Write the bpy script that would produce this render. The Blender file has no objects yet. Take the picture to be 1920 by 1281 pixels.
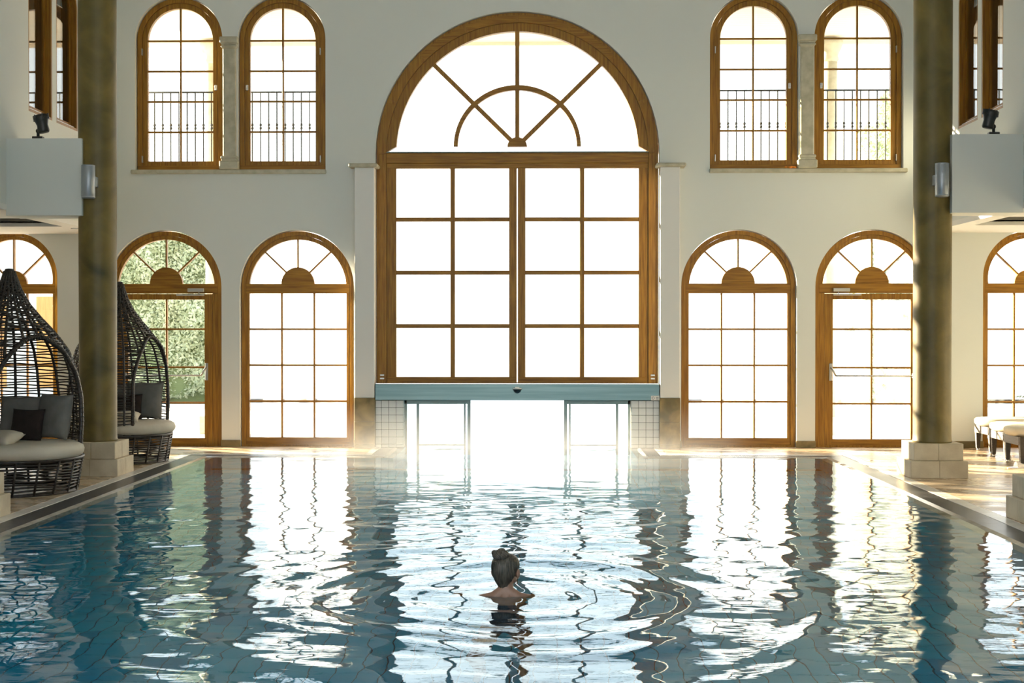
import bpy, bmesh, math, random
import numpy as np
from mathutils import Vector, Matrix
PI = math.pi
sc = bpy.context.scene
COL = sc.collection

# ------------------------------------------------------------------ camera
cam_d = bpy.data.cameras.new('camera'); cam = bpy.data.objects.new('camera', cam_d); COL.objects.link(cam)
cam_d.sensor_width = 36.0; cam_d.lens = 2677.47 / 1920 * 36; cam_d.clip_end = 500; cam_d.clip_start = 0.05
cam.location = (0.35, 0, 1.74)
cam.rotation_euler = (PI/2 - 0.008664, 0, 0.020257)
sc.camera = cam

# ------------------------------------------------------------------ sky, sun, exposure
sc.view_settings.view_transform = 'Standard'; sc.view_settings.look = 'None'
sc.view_settings.gamma = 1.0; sc.view_settings.use_curve_mapping = False
sc.view_settings.exposure = 1.16
w = bpy.data.worlds.new('sky'); sc.world = w; w.use_nodes = True
nt = w.node_tree; nt.nodes.clear()
tc = nt.nodes.new('ShaderNodeTexCoord'); sp = nt.nodes.new('ShaderNodeSeparateXYZ')
rp = nt.nodes.new('ShaderNodeValToRGB'); bg = nt.nodes.new('ShaderNodeBackground'); ow = nt.nodes.new('ShaderNodeOutputWorld')
nt.links.new(tc.outputs['Generated'], sp.inputs[0]); nt.links.new(sp.outputs['Z'], rp.inputs[0])
rp.color_ramp.elements[0].position = 0.0; rp.color_ramp.elements[0].color = (1.0, 0.985, 0.95, 1)
rp.color_ramp.elements[1].position = 0.7; rp.color_ramp.elements[1].color = (0.62, 0.81, 1.0, 1)
nt.links.new(rp.outputs[0], bg.inputs[0]); bg.inputs[1].default_value = 1.65
nt.links.new(bg.outputs[0], ow.inputs[0])
sun_d = bpy.data.lights.new('sun', 'SUN'); sun = bpy.data.objects.new('sun', sun_d); COL.objects.link(sun)
SUN_AZ, SUN_EL = math.radians(57.5), math.radians(13.5)
sdir = Vector((math.sin(SUN_AZ)*math.cos(SUN_EL), -math.cos(SUN_AZ)*math.cos(SUN_EL), -math.sin(SUN_EL)))
sun.rotation_euler = sdir.to_track_quat('-Z', 'Y').to_euler()
sun.location = (-30, 40, 12)
sun_d.energy = 27.0; sun_d.color = (1.0, 0.80, 0.55); sun_d.angle = math.radians(0.8)
sc.cycles.max_bounces = 10; sc.cycles.diffuse_bounces = 5; sc.cycles.transparent_max_bounces = 16
sc.cycles.transmission_bounces = 8; sc.cycles.glossy_bounces = 5
sc.cycles.sample_clamp_indirect = 6.0; sc.cycles.caustics_refractive = True; sc.cycles.caustics_reflective = False
sc.cycles.volume_bounces = 1

# ------------------------------------------------------------------ materials
MAT = {}
def nn(nt, t, **kw):
    n = nt.nodes.new(t)
    for k, v in kw.items(): setattr(n, k, v)
    return n
def mat(name, col, rough=0.5, metal=0.0, col2=None, scale=4.0, mapscale=(1,1,1), detail=6, bump=0.0, bscale=None, spec=0.5,
        coat=0.0, fac=(0.35, 0.65), rough2=None, emit=None, distort=0.0, transl=0.0):
    m = bpy.data.materials.new(name); m.use_nodes = True; nt = m.node_tree
    b = nt.nodes['Principled BSDF']
    b.inputs['Base Color'].default_value = (*col, 1); b.inputs['Roughness'].default_value = rough
    b.inputs['Metallic'].default_value = metal; b.inputs['Specular IOR Level'].default_value = spec
    b.inputs['Coat Weight'].default_value = coat; b.inputs['Coat Roughness'].default_value = 0.15
    if emit: b.inputs['Emission Color'].default_value = (*emit[0], 1); b.inputs['Emission Strength'].default_value = emit[1]
    if col2 or bump:
        g = nn(nt, 'ShaderNodeNewGeometry'); mp = nn(nt, 'ShaderNodeMapping'); mp.inputs['Scale'].default_value = mapscale
        nt.links.new(g.outputs['Position'], mp.inputs['Vector'])
        n = nn(nt, 'ShaderNodeTexNoise'); n.inputs['Scale'].default_value = scale; n.inputs['Detail'].default_value = detail
        n.inputs['Distortion'].default_value = distort
        nt.links.new(mp.outputs[0], n.inputs['Vector'])
        if col2:
            r = nn(nt, 'ShaderNodeValToRGB'); r.color_ramp.elements[0].position = fac[0]; r.color_ramp.elements[1].position = fac[1]
            r.color_ramp.elements[0].color = (*col, 1); r.color_ramp.elements[1].color = (*col2, 1)
            nt.links.new(n.outputs['Fac'], r.inputs[0]); nt.links.new(r.outputs[0], b.inputs['Base Color'])
        if rough2 is not None:
            mr = nn(nt, 'ShaderNodeMapRange'); mr.inputs[1].default_value = fac[0]; mr.inputs[2].default_value = fac[1]
            mr.inputs[3].default_value = rough; mr.inputs[4].default_value = rough2
            nt.links.new(n.outputs['Fac'], mr.inputs[0]); nt.links.new(mr.outputs[0], b.inputs['Roughness'])
        if bump:
            n2 = nn(nt, 'ShaderNodeTexNoise'); n2.inputs['Scale'].default_value = bscale or scale*6; n2.inputs['Detail'].default_value = 4
            nt.links.new(mp.outputs[0], n2.inputs['Vector'])
            bp = nn(nt, 'ShaderNodeBump'); bp.inputs['Strength'].default_value = bump; bp.inputs['Distance'].default_value = 0.01
            nt.links.new(n2.outputs['Fac'], bp.inputs['Height']); nt.links.new(bp.outputs[0], b.inputs['Normal'])
    if transl:
        tr = nn(nt, 'ShaderNodeBsdfTranslucent'); tr.inputs[0].default_value = (*col2, 1) if col2 else (*col, 1)
        mx = nn(nt, 'ShaderNodeMixShader'); mx.inputs[0].default_value = transl
        out = nt.nodes['Material Output']
        nt.links.new(b.outputs[0], mx.inputs[1]); nt.links.new(tr.outputs[0], mx.inputs[2]); nt.links.new(mx.outputs[0], out.inputs[0])
    MAT[name] = m; return m
mat('plaster', (0.715, 0.745, 0.715), 0.85, bump=0.05, bscale=60)
mat('plaster_reveal', (0.80, 0.79, 0.76), 0.8)
mat('ceiling_paint', (0.80, 0.80, 0.77), 0.85)
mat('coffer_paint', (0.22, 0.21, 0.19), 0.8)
WOODC, WOODC2 = (0.20, 0.085, 0.008), (0.40, 0.195, 0.022)
mat('wood_v', WOODC, 0.45, col2=WOODC2, scale=3.0, mapscale=(14, 14, 0.8), detail=8, bump=0.05, fac=(0.3, 0.7), coat=0.0, spec=0.3)
mat('wood_h', WOODC, 0.45, col2=WOODC2, scale=3.0, mapscale=(0.8, 14, 14), detail=8, bump=0.05, fac=(0.3, 0.7), coat=0.0, spec=0.3)
mat('wood_pale', (0.74, 0.64, 0.53), 0.6, col2=(0.80, 0.71, 0.60), scale=3.0, mapscale=(0.6, 10, 10), fac=(0.3, 0.7))
mat('wood_orange', (0.52, 0.24, 0.06), 0.45, col2=(0.66, 0.34, 0.10), scale=3.0, mapscale=(8, 8, 0.6), fac=(0.3, 0.7))
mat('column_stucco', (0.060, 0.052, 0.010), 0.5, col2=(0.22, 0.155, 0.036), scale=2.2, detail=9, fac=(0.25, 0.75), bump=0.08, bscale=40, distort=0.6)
mat('limestone', (0.50, 0.42, 0.29), 0.6, col2=(0.63, 0.55, 0.40), scale=5, detail=8, bump=0.25, bscale=35)
mat('sandstone', (0.15, 0.115, 0.045), 0.6, col2=(0.36, 0.26, 0.10), scale=4, detail=9, bump=0.12, distort=0.5)
mat('pale_stone', (0.42, 0.40, 0.29), 0.65, col2=(0.55, 0.52, 0.40), scale=9, detail=8, bump=0.15)
mat('travertine', (0.40, 0.29, 0.18), 0.12, col2=(0.60, 0.47, 0.33), scale=1.6, mapscale=(1, 2.2, 1), detail=9, fac=(0.3, 0.7), rough2=0.5, bump=0.05, bscale=12)
mat('grout', (0.16, 0.14, 0.11), 0.8)
mat('edge_tile', (0.56, 0.53, 0.49), 0.3, col2=(0.66, 0.63, 0.58), scale=6, bump=0.03)
mat('ledge_tile', (0.36, 0.33, 0.29), 0.25, col2=(0.45, 0.42, 0.37), scale=6)
mat('grate', (0.035, 0.036, 0.038), 0.3, col2=(0.06, 0.06, 0.062), scale=3)
mat('gutter_dark', (0.01, 0.01, 0.011), 0.6)
mat('white_tile', (0.72, 0.74, 0.72), 0.12)
mat('tile_joint', (0.06, 0.08, 0.075), 0.8)
mat('pool_tile', (0.003, 0.40, 0.70), 0.3, col2=(0.010, 0.52, 0.76), scale=0.9, detail=2)
mat('pool_tile_dark', (0.003, 0.30, 0.58), 0.3, col2=(0.01, 0.38, 0.64), scale=0.9, detail=2)
mat('pool_joint', (0.006, 0.10, 0.17), 0.8)
mat('steel', (0.13, 0.20, 0.20), 0.36, metal=0.9, col2=(0.18, 0.255, 0.25), scale=3, mapscale=(0.3, 3, 8), bump=0.02)
mat('steel_frame', (0.13, 0.18, 0.17), 0.4, metal=0.8)
mat('chrome', (0.62, 0.62, 0.60), 0.22, metal=1.0)
mat('satin_metal', (0.46, 0.45, 0.42), 0.35, metal=0.9)
mat('lamp_grey', (0.34, 0.37, 0.40), 0.4, metal=0.5)
mat('spot_black', (0.020, 0.022, 0.021), 0.4)
mat('white_plastic', (0.75, 0.75, 0.72), 0.4)
mat('black_plastic', (0.02, 0.02, 0.022), 0.3)
mat('print_dark', (0.03, 0.05, 0.07), 0.6)
mat('rattan', (0.016, 0.013, 0.011), 0.38, col2=(0.035, 0.028, 0.022), scale=30, bump=0.2, bscale=150)
mat('rattan_grey', (0.34, 0.32, 0.30), 0.55, col2=(0.05, 0.045, 0.04), scale=160, detail=1, fac=(0.45, 0.55), bump=0.3)
mat('mattress', (0.54, 0.50, 0.41), 0.9, col2=(0.60, 0.56, 0.47), scale=5, bump=0.35, bscale=9)
mat('pillow_grey', (0.15, 0.15, 0.135), 0.9, col2=(0.19, 0.185, 0.17), scale=8, bump=0.3, bscale=14)
mat('pillow_brown', (0.016, 0.010, 0.009), 0.9, col2=(0.026, 0.016, 0.014), scale=12, bump=0.3)
mat('cream_pad', (0.70, 0.64, 0.50), 0.8, col2=(0.76, 0.70, 0.56), scale=6, bump=0.1)
mat('towelling', (0.66, 0.63, 0.62), 0.95, bump=0.4, bscale=120)
mat('skin', (0.26, 0.145, 0.095), 0.42, col2=(0.32, 0.18, 0.12), scale=12)
mat('hair', (0.030, 0.026, 0.019), 0.42, col2=(0.14, 0.12, 0.09), scale=20, mapscale=(6, 2, 0.7), fac=(0.35, 0.7))
mat('swimwear', (0.02, 0.03, 0.05), 0.6)
mat('eye_white', (0.8, 0.8, 0.78), 0.1)
mat('iris', (0.06, 0.09, 0.10), 0.1)
mat('lips', (0.38, 0.13, 0.11), 0.35)
mat('iron', (0.012, 0.014, 0.014), 0.5)
mat('hedge_leaf', (0.42, 0.47, 0.30), 0.6, col2=(0.68, 0.70, 0.52), scale=3, transl=0.35)
mat('hedge_core', (0.16, 0.20, 0.09), 0.9)
mat('tree_leaf', (0.28, 0.33, 0.20), 0.6, col2=(0.44, 0.48, 0.32), scale=3, transl=0.35)
mat('bark', (0.10, 0.07, 0.045), 0.9, bump=0.4)
mat('palm_leaf', (0.02, 0.07, 0.02), 0.45, col2=(0.04, 0.12, 0.035), scale=8)
mat('terracotta', (0.35, 0.15, 0.08), 0.8)
mat('soil', (0.03, 0.02, 0.015), 0.95)
mat('terrace_stone', (0.60, 0.57, 0.52), 0.7, col2=(0.68, 0.65, 0.60), scale=1.5)
mat('house_plaster', (0.62, 0.60, 0.56), 0.9)
mat('flower', (0.55, 0.10, 0.14), 0.7)
mat('orange_cloth', (0.85, 0.25, 0.02), 0.7)
mat('frost_white', (0.8, 0.8, 0.8), 0.6)
def schlick_glass(name, base=0.055, mist=0.0, tint=(0.98, 1.0, 0.99)):
    m = bpy.data.materials.new(name); m.use_nodes = True; nt = m.node_tree; nt.nodes.clear()
    out = nn(nt, 'ShaderNodeOutputMaterial'); lw = nn(nt, 'ShaderNodeLayerWeight'); lw.inputs[0].default_value = 0.5
    pw = nn(nt, 'ShaderNodeMath', operation='POWER'); pw.inputs[1].default_value = 5
    ml = nn(nt, 'ShaderNodeMath', operation='MULTIPLY_ADD'); ml.inputs[1].default_value = 1 - base; ml.inputs[2].default_value = base
    nt.links.new(lw.outputs['Facing'], pw.inputs[0]); nt.links.new(pw.outputs[0], ml.inputs[0])
    tr = nn(nt, 'ShaderNodeBsdfTransparent'); tr.inputs[0].default_value = (*tint, 1)
    gl = nn(nt, 'ShaderNodeBsdfGlossy'); gl.inputs['Roughness'].default_value = 0.01
    mx = nn(nt, 'ShaderNodeMixShader'); nt.links.new(ml.outputs[0], mx.inputs[0])
    src = tr
    if mist:
        # condensation on the pane: a thin white film, patchy
        g = nn(nt, 'ShaderNodeNewGeometry'); mp = nn(nt, 'ShaderNodeMapping'); mp.inputs['Scale'].default_value = (1, 1, 0.55)
        n = nn(nt, 'ShaderNodeTexNoise'); n.inputs['Scale'].default_value = 3.2; n.inputs['Detail'].default_value = 9; n.inputs['Roughness'].default_value = 0.7
        nt.links.new(g.outputs['Position'], mp.inputs[0]); nt.links.new(mp.outputs[0], n.inputs['Vector'])
        mr = nn(nt, 'ShaderNodeMapRange'); mr.inputs[1].default_value = 0.35; mr.inputs[2].default_value = 0.62; mr.inputs[3].default_value = mist; mr.inputs[4].default_value = mist*0.15
        nt.links.new(n.outputs['Fac'], mr.inputs[0])
        tl = nn(nt, 'ShaderNodeBsdfTranslucent'); tl.inputs[0].default_value = (0.9, 0.9, 0.9, 1)
        m2 = nn(nt, 'ShaderNodeMixShader'); nt.links.new(mr.outputs[0], m2.inputs[0]); nt.links.new(tr.outputs[0], m2.inputs[1]); nt.links.new(tl.outputs[0], m2.inputs[2])
        src = m2
    nt.links.new(src.outputs[0], mx.inputs[1]); nt.links.new(gl.outputs[0], mx.inputs[2]); nt.links.new(mx.outputs[0], out.inputs[0])
    MAT[name] = m
schlick_glass('glass'); schlick_glass('misted_glass', mist=0.30); schlick_glass('side_glass', base=0.11, tint=(0.75, 0.72, 0.66))
# pool water: a refracting surface with fresnel reflection
m = bpy.data.materials.new('water'); m.use_nodes = True; nt = m.node_tree; nt.nodes.clear()
out = nn(nt, 'ShaderNodeOutputMaterial'); fr = nn(nt, 'ShaderNodeFresnel'); fr.inputs[0].default_value = 1.33
rf = nn(nt, 'ShaderNodeBsdfRefraction'); rf.inputs['IOR'].default_value = 1.33; rf.inputs['Roughness'].default_value = 0.0
rf.inputs['Color'].default_value = (0.86, 0.98, 1.0, 1)
gl = nn(nt, 'ShaderNodeBsdfGlossy'); gl.inputs['Roughness'].default_value = 0.012; gl.inputs['Color'].default_value = (0.90, 0.97, 1.0, 1)
g = nn(nt, 'ShaderNodeNewGeometry'); mp = nn(nt, 'ShaderNodeMapping'); mp.inputs['Scale'].default_value = (0.45, 1.8, 1)
n = nn(nt, 'ShaderNodeTexNoise'); n.inputs['Scale'].default_value = 9.0; n.inputs['Detail'].default_value = 3
bpn = nn(nt, 'ShaderNodeBump'); bpn.inputs['Strength'].default_value = 0.20; bpn.inputs['Distance'].default_value = 0.004
nt.links.new(g.outputs['Position'], mp.inputs[0]); nt.links.new(mp.outputs[0], n.inputs['Vector']); nt.links.new(n.outputs['Fac'], bpn.inputs['Height'])
for x in (fr, rf, gl): nt.links.new(bpn.outputs[0], x.inputs['Normal'])
mx = nn(nt, 'ShaderNodeMixShader'); nt.links.new(fr.outputs[0], mx.inputs[0]); nt.links.new(rf.outputs[0], mx.inputs[1]); nt.links.new(gl.outputs[0], mx.inputs[2])
nt.links.new(mx.outputs[0], out.inputs[0]); MAT['water'] = m

# ------------------------------------------------------------------ mesh helpers
class MB:
    def __init__(s): s.v = []; s.f = []; s.sm = []
    def add(s, vs, fs, smooth=False):
        o = len(s.v); s.v += [tuple(p) for p in vs]; s.f += [tuple(i+o for i in f) for f in fs]; s.sm += [smooth]*len(fs)
        return s
    def box(s, x0, x1, y0, y1, z0, z1, bev=0.0):
        if bev <= 0:
            vs = [(x, y, z) for z in (z0, z1) for y in (y0, y1) for x in (x0, x1)]
            s.add(vs, [(0,2,3,1),(4,5,7,6),(0,1,5,4),(2,6,7,3),(0,4,6,2),(1,3,7,5)]); return s
        b = bev; P = {}; vs = []; fs = []
        def vid(c, ax):
            k = (c, ax)
            if k not in P:
                p = []
                for a, (lo, hi) in enumerate(((x0,x1),(y0,y1),(z0,z1))):
                    e = lo if c[a] == 0 else hi
                    p.append(e if a == ax else e + (b if c[a] == 0 else -b))
                P[k] = len(vs); vs.append(tuple(p))
            return P[k]
        for ax in range(3):
            for sd in (0, 1):
                o1, o2 = (ax+1) % 3, (ax+2) % 3; q = []
                for u, v in ((0,0),(1,0),(1,1),(0,1)):
                    c = [0,0,0]; c[ax] = sd; c[o1] = u; c[o2] = v; q.append(vid(tuple(c), ax))
                fs.append(tuple(q) if sd else tuple(reversed(q)))
        for ax in range(3):
            o1, o2 = (ax+1) % 3, (ax+2) % 3
            for u in (0,1):
                for v in (0,1):
                    c0 = [0,0,0]; c1 = [0,0,0]; c0[o1]=c1[o1]=u; c0[o2]=c1[o2]=v; c1[ax] = 1
                    q = (vid(tuple(c0),o1), vid(tuple(c1),o1), vid(tuple(c1),o2), vid(tuple(c0),o2))
                    fs.append(q if u == v else tuple(reversed(q)))
        for cx in (0,1):
            for cy in (0,1):
                for cz in (0,1):
                    c = (cx,cy,cz); t = (vid(c,0), vid(c,1), vid(c,2))
                    fs.append(t if (cx+cy+cz) % 2 else tuple(reversed(t)))
        s.add(vs, fs); return s
    def lathe(s, prof, cx=0, cy=0, cz=0, n=32, smooth=True, sx=1, sy=1):
        vs = []; fs = []
        for r, z in prof:
            for i in range(n):
                a = 2*PI*i/n; vs.append((cx + sx*r*math.cos(a), cy + sy*r*math.sin(a), cz + z))
        k = len(prof)
        for j in range(k-1):
            for i in range(n):
                i2 = (i+1) % n; fs.append((j*n+i, j*n+i2, (j+1)*n+i2, (j+1)*n+i))
        s.add(vs, fs, smooth)
        s.add([vs[i] for i in range(n)], [tuple(reversed(range(n)))]); s.add([vs[(k-1)*n+i] for i in range(n)], [tuple(range(n))])
        return s
    def tube(s, pts, r, n=6, cap=True, smooth=True):
        pts = [Vector(p) for p in pts]; k = len(pts); rr = r if isinstance(r, (list, tuple)) else [r]*k
        t = (pts[1]-pts[0]).normalized(); u = t.orthogonal().normalized(); vs = []; fs = []
        for i, p in enumerate(pts):
            tn = (pts[min(i+1,k-1)] - pts[max(i-1,0)])
            if tn.length > 1e-9: tn.normalize()
            else: tn = t
            u = (u - tn*u.dot(tn)); u = u.normalized() if u.length > 1e-6 else tn.orthogonal().normalized()
            w_ = tn.cross(u)
            for j in range(n):
                a = 2*PI*j/n; vs.append(p + (u*math.cos(a) + w_*math.sin(a))*rr[i])
        for i in range(k-1):
            for j in range(n):
                j2 = (j+1) % n; fs.append((i*n+j, i*n+j2, (i+1)*n+j2, (i+1)*n+j))
        if cap: fs += [tuple(reversed(range(n))), tuple((k-1)*n+j for j in range(n))]
        s.add(vs, fs, smooth); return s
    def prism(s, poly, axis_map, a0, a1, smooth=False):
        """extrude a 2D convex polygon; axis_map(u,v,w)->xyz"""
        n = len(poly); vs = [axis_map(u, v, a0) for u, v in poly] + [axis_map(u, v, a1) for u, v in poly]
        s.add(vs, [tuple(range(n)), tuple(reversed(range(n, 2*n)))] + [(i, i+n, (i+1) % n + n, (i+1) % n) for i in range(n)], smooth); return s
    def ell(s, c, r, nu=20, nv=12, rot=None):
        c = Vector(c); vs = []; fs = []
        for j in range(nv+1):
            ph = PI*j/nv
            for i in range(nu):
                th = 2*PI*i/nu; p = Vector((r[0]*math.sin(ph)*math.cos(th), r[1]*math.sin(ph)*math.sin(th), r[2]*math.cos(ph)))
                if rot is not None: p = rot @ p
                vs.append(c + p)
        for j in range(nv):
            for i in range(nu):
                i2 = (i+1) % nu; fs.append((j*nu+i, (j+1)*nu+i, (j+1)*nu+i2, j*nu+i2))
        s.add(vs, fs, True); return s
    def mesh(s, name, m=None, fixn=True):
        me = bpy.data.meshes.new(name); me.from_pydata([tuple(v) for v in s.v], [], s.f); me.validate()
        if len(me.polygons) == len(s.sm): me.polygons.foreach_set('use_smooth', s.sm)
        if fixn and len(s.f) < 60000:
            bm = bmesh.new(); bm.from_mesh(me); bmesh.ops.remove_doubles(bm, verts=bm.verts, dist=1e-6)
            bmesh.ops.recalc_face_normals(bm, faces=bm.faces); bm.to_mesh(me); bm.free()
        if m: me.materials.append(MAT[m] if isinstance(m, str) else m)
        return me
    def obj(s, name, m, parent=None, fixn=True, **tags):
        return link(name, s.mesh(name, m, fixn), parent, **tags)
def link(name, me, parent=None, loc=None, rot=None, **tags):
    o = bpy.data.objects.new(name, me); COL.objects.link(o)
    if parent: o.parent = parent
    if loc: o.location = loc
    if rot: o.rotation_euler = rot
    for k, v in tags.items():
        if v: o[k] = v
    return o
def empty(name, loc=(0,0,0), rz=0, **tags):
    return link(name, None, None, loc, (0,0,rz), **tags)
def copy_tree(o, parent=None):
    c = o.copy(); COL.objects.link(c)
    if parent: c.parent = parent
    for ch in list(o.children): copy_tree(ch, c)
    return c
XZ = lambda u, v, w_: (u, w_, v)
def plate_mesh(name, outer, holes, d0, d1, m, amap=XZ):
    """flat plate with holes, (u,v) outline, thickness d0..d1 along the third axis"""
    cu = bpy.data.curves.new(name+'_c', 'CURVE'); cu.dimensions = '2D'; cu.fill_mode = 'BOTH'; cu.extrude = abs(d1-d0)/2
    for poly in [outer] + list(holes):
        sp_ = cu.splines.new('POLY'); sp_.points.add(len(poly)-1)
        for i, (u, v) in enumerate(poly): sp_.points[i].co = (u, v, 0, 1)
        sp_.use_cyclic_u = True
    o = bpy.data.objects.new('tmp', cu); COL.objects.link(o)
    me = bpy.data.meshes.new_from_object(o.evaluated_get(bpy.context.evaluated_depsgraph_get()))
    bpy.data.objects.remove(o); bpy.data.curves.remove(cu)
    mid = (d0+d1)/2
    for v in me.vertices: v.co = amap(v.co.x, v.co.y, mid + v.co.z)
    bm = bmesh.new(); bm.from_mesh(me); bmesh.ops.remove_doubles(bm, verts=bm.verts, dist=1e-5)
    bmesh.ops.recalc_face_normals(bm, faces=bm.faces); bm.to_mesh(me); bm.free()
    me.name = name; me.materials.clear(); me.materials.append(MAT[m])
    for p in me.polygons: p.use_smooth = False
    return me
def arch(cx, hw, z0, zc, n=40, r=None):
    r = r or hw; p = [(cx-hw, z0)]
    for i in range(n+1):
        a = PI - PI*i/n; p.append((cx + hw*math.cos(a), zc + r*math.sin(a)))
    p.append((cx+hw, z0)); return p
def rect(x0, x1, z0, z1): return [(x0, z0), (x1, z0), (x1, z1), (x0, z1)]
def arc_over(cx, zc, r, zcut, n=40):
    a0 = math.asin((zcut-zc)/r); return [(cx + r*math.cos(PI-a), zc + r*math.sin(PI-a)) for a in [a0 + (PI-2*a0)*i/n for i in range(n+1)]]

YW, YF = 21.02, 21.10      # inner face of the far wall, front of the window frames
WT = 0.34
# ------------------------------------------------------------------ far wall
LWC, LWH, LZC = 3.255, 0.834, 2.358
DC = 5.217
FC, FH, FZC = 7.50, 0.675, 2.50
UC1, UC2, UH, UZC = 3.475, 5.000, 0.637, 6.01
BH, BZC = 2.078, 4.325
g_ = 0.012
def wall_outline():
    pts = [(-8.7, 0.0)]
    ops = [(-FC, FH, FZC), (-DC, LWH, LZC), (-LWC, LWH, LZC), (0, BH, BZC), (LWC, LWH, LZC), (DC, LWH, LZC), (FC, FH, FZC)]
    for cx, hw, zc in ops: pts += arch(cx, hw+g_, 0.0 if cx else 0.0, zc)
    pts += [(8.7, 0.0), (8.7, 8.6), (-8.7, 8.6)]
    return pts
holes = [arch(s*c, UH+g_, 4.09, UZC) for s in (-1, 1) for c in (UC1, UC2)]
me = plate_mesh('wall_back', wall_outline(), holes, YW, YW+WT, 'plaster')
link('wall_back', me, kind='structure')

# side walls above the aisles (x = +-5.98) with their window openings
SW = 5.98
def YZ(sgn):
    return lambda u, v, w_: (sgn*w_, u, v)
SIDEWIN = [(17.975, 0.43), (18.99, 0.43)]
for sgn, nm in ((-1, 'wall_left'), (1, 'wall_right')):
    hl = [arch(c, h, 4.44, 6.05) for c, h in SIDEWIN]
    me = plate_mesh(nm, rect(-3, YW, 3.22, 8.6), hl, SW, SW+0.30, 'plaster', YZ(sgn))
    link(nm, me, kind='structure')
    # outer wall of the aisle and of the upper corridor
    MB().box(sgn*8.7 - 0.1, sgn*8.7 + 0.1, -3, YW+WT, 0, 8.6).obj(nm + '_outer', 'plaster', kind='structure')
# ceilings
MB().box(-8.8, 8.8, -3, YW+WT, 8.6, 8.8).obj('ceiling', 'ceiling_paint', kind='structure')
for sgn, nm in ((-1, 'ceiling_aisle_left'), (1, 'ceiling_aisle_right')):
    XY = lambda u, v, w_: (u, v, w_)
    x0, x1 = (5.98, 8.6)
    hl = [rect(sgn*6.22, sgn*7.9, y, y+1.45) for y in (18.05, 14.6, 11.1)]
    me = plate_mesh(nm, rect(sgn*x0, sgn*x1, -3, YW), hl, 3.15, 3.22, 'ceiling_paint', XY)
    c = link(nm, me, kind='structure')
    for y in (18.05, 14.6, 11.1):
        MB().box(min(sgn*6.2, sgn*7.92), max(sgn*6.2, sgn*7.92), y-0.02, y+1.47, 3.45, 3.5).box(min(sgn*6.18,sgn*6.2), max(sgn*6.18,sgn*6.2), y-.02, y+1.47, 3.2, 3.5).box(min(sgn*6.2,sgn*7.92), max(sgn*6.2,sgn*7.92), y+1.45, y+1.47, 3.2, 3.5).box(min(sgn*6.2,sgn*7.92), max(sgn*6.2,sgn*7.92), y-.02, y, 3.2, 3.5).box(min(sgn*7.9,sgn*7.92), max(sgn*7.9,sgn*7.92), y-.02, y+1.47, 3.2, 3.5).obj('coffer', 'coffer_paint', c)
    # the upper corridor's floor
    MB().box(min(sgn*6.28, sgn*8.6), max(sgn*6.28, sgn*8.6), -3, YW, 3.6, 3.7).obj('floor_corridor', 'ceiling_paint', kind='structure')
# beams from the side walls to the columns
CX, CYS = 4.985, (17.06, 13.00)
tn = 1
for sgn in (-1, 1):
    for cy in CYS:
        x0, x1 = sorted((5.155 if sgn > 0 else -5.085, sgn*5.99))
        MB().box(x0, x1, cy-0.25, cy+0.22, 3.10 if sgn > 0 else 3.085, 4.02 if sgn > 0 else 4.0, 0.004).obj('trim_%d' % tn, 'plaster', kind='structure'); tn += 1

# ------------------------------------------------------------------ windows and doors
def bar_mesh(x0, x1, z0, z1, y0, y1, m='wood_v', b=0.004):
    return MB().box(x0, x1, y0, y1, z0, z1, b).mesh('glazing_bar', m)
def obl_bar(cx, cz, ang, r0, r1, wdt, y0, y1, nm, m, parent):
    c, s_ = math.cos(ang), math.sin(ang); h = wdt/2
    poly = [(cx + c*r0 - s_*h, cz + s_*r0 + c*h), (cx + c*r1 - s_*h, cz + s_*r1 + c*h), (cx + c*r1 + s_*h, cz + s_*r1 - c*h), (cx + c*r0 + s_*h, cz + s_*r0 - c*h)]
    return MB().prism(poly, XZ, y0, y1).obj(nm, m, parent)
def pane_poly(poly, parent, m='glass', y=0.055, amap=XZ):
    return link('pane', plate_mesh('pane', poly, [], y, y+0.012, m, amap), parent)
def fan(root, cx, zc, r, zcut, hub, angs, m, bw=0.022):
    """half-round light: spokes and the panes between them, about (cx, zcut)"""
    d = zcut - zc
    rho = lambda a: -d*math.sin(a) + math.sqrt(max(r*r - (d*math.cos(a))**2, 1e-9))
    for a in angs: obl_bar(cx, zcut, a, hub-0.01, rho(a)+0.012, bw, 0.02, 0.075, 'glazing_bar', 'wood_v', root)
    ed = [0.0] + list(angs) + [PI]
    for a0, a1 in zip(ed[:-1], ed[1:]):
        p = [(cx + (rho(a0+(a1-a0)*i/10)+0.01)*math.cos(a0+(a1-a0)*i/10), zcut + (rho(a0+(a1-a0)*i/10)+0.01)*math.sin(a0+(a1-a0)*i/10)) for i in range(11)]
        q = [(cx + (hub-0.01)*math.cos(a1+(a0-a1)*i/8), zcut + (hub-0.01)*math.sin(a1+(a0-a1)*i/8)) for i in range(9)]
        pane_poly(p+q, root, m, 0.045)
    poly = [(cx + hub*math.cos(PI*i/24), zcut + hub*math.sin(PI*i/24)) for i in range(25)]
    link('fan_panel', plate_mesh('fan_panel', poly, [], 0.012, 0.07, 'wood_h'), root)
def grid_panes(root, xs, zs, m='glass', y=0.045):
    cache = {}
    for x0, x1 in zip(xs[:-1], xs[1:]):
        for z0, z1 in zip(zs[:-1], zs[1:]):
            k = (round(x1-x0, 4), round(z1-z0, 4))
            if k not in cache: cache[k] = MB().box(-k[0]/2, k[0]/2, 0, 0.012, -k[1]/2, k[1]/2).mesh('pane', m)
            link('pane', cache[k], root, ((x0+x1)/2, y, (z0+z1)/2))
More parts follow.
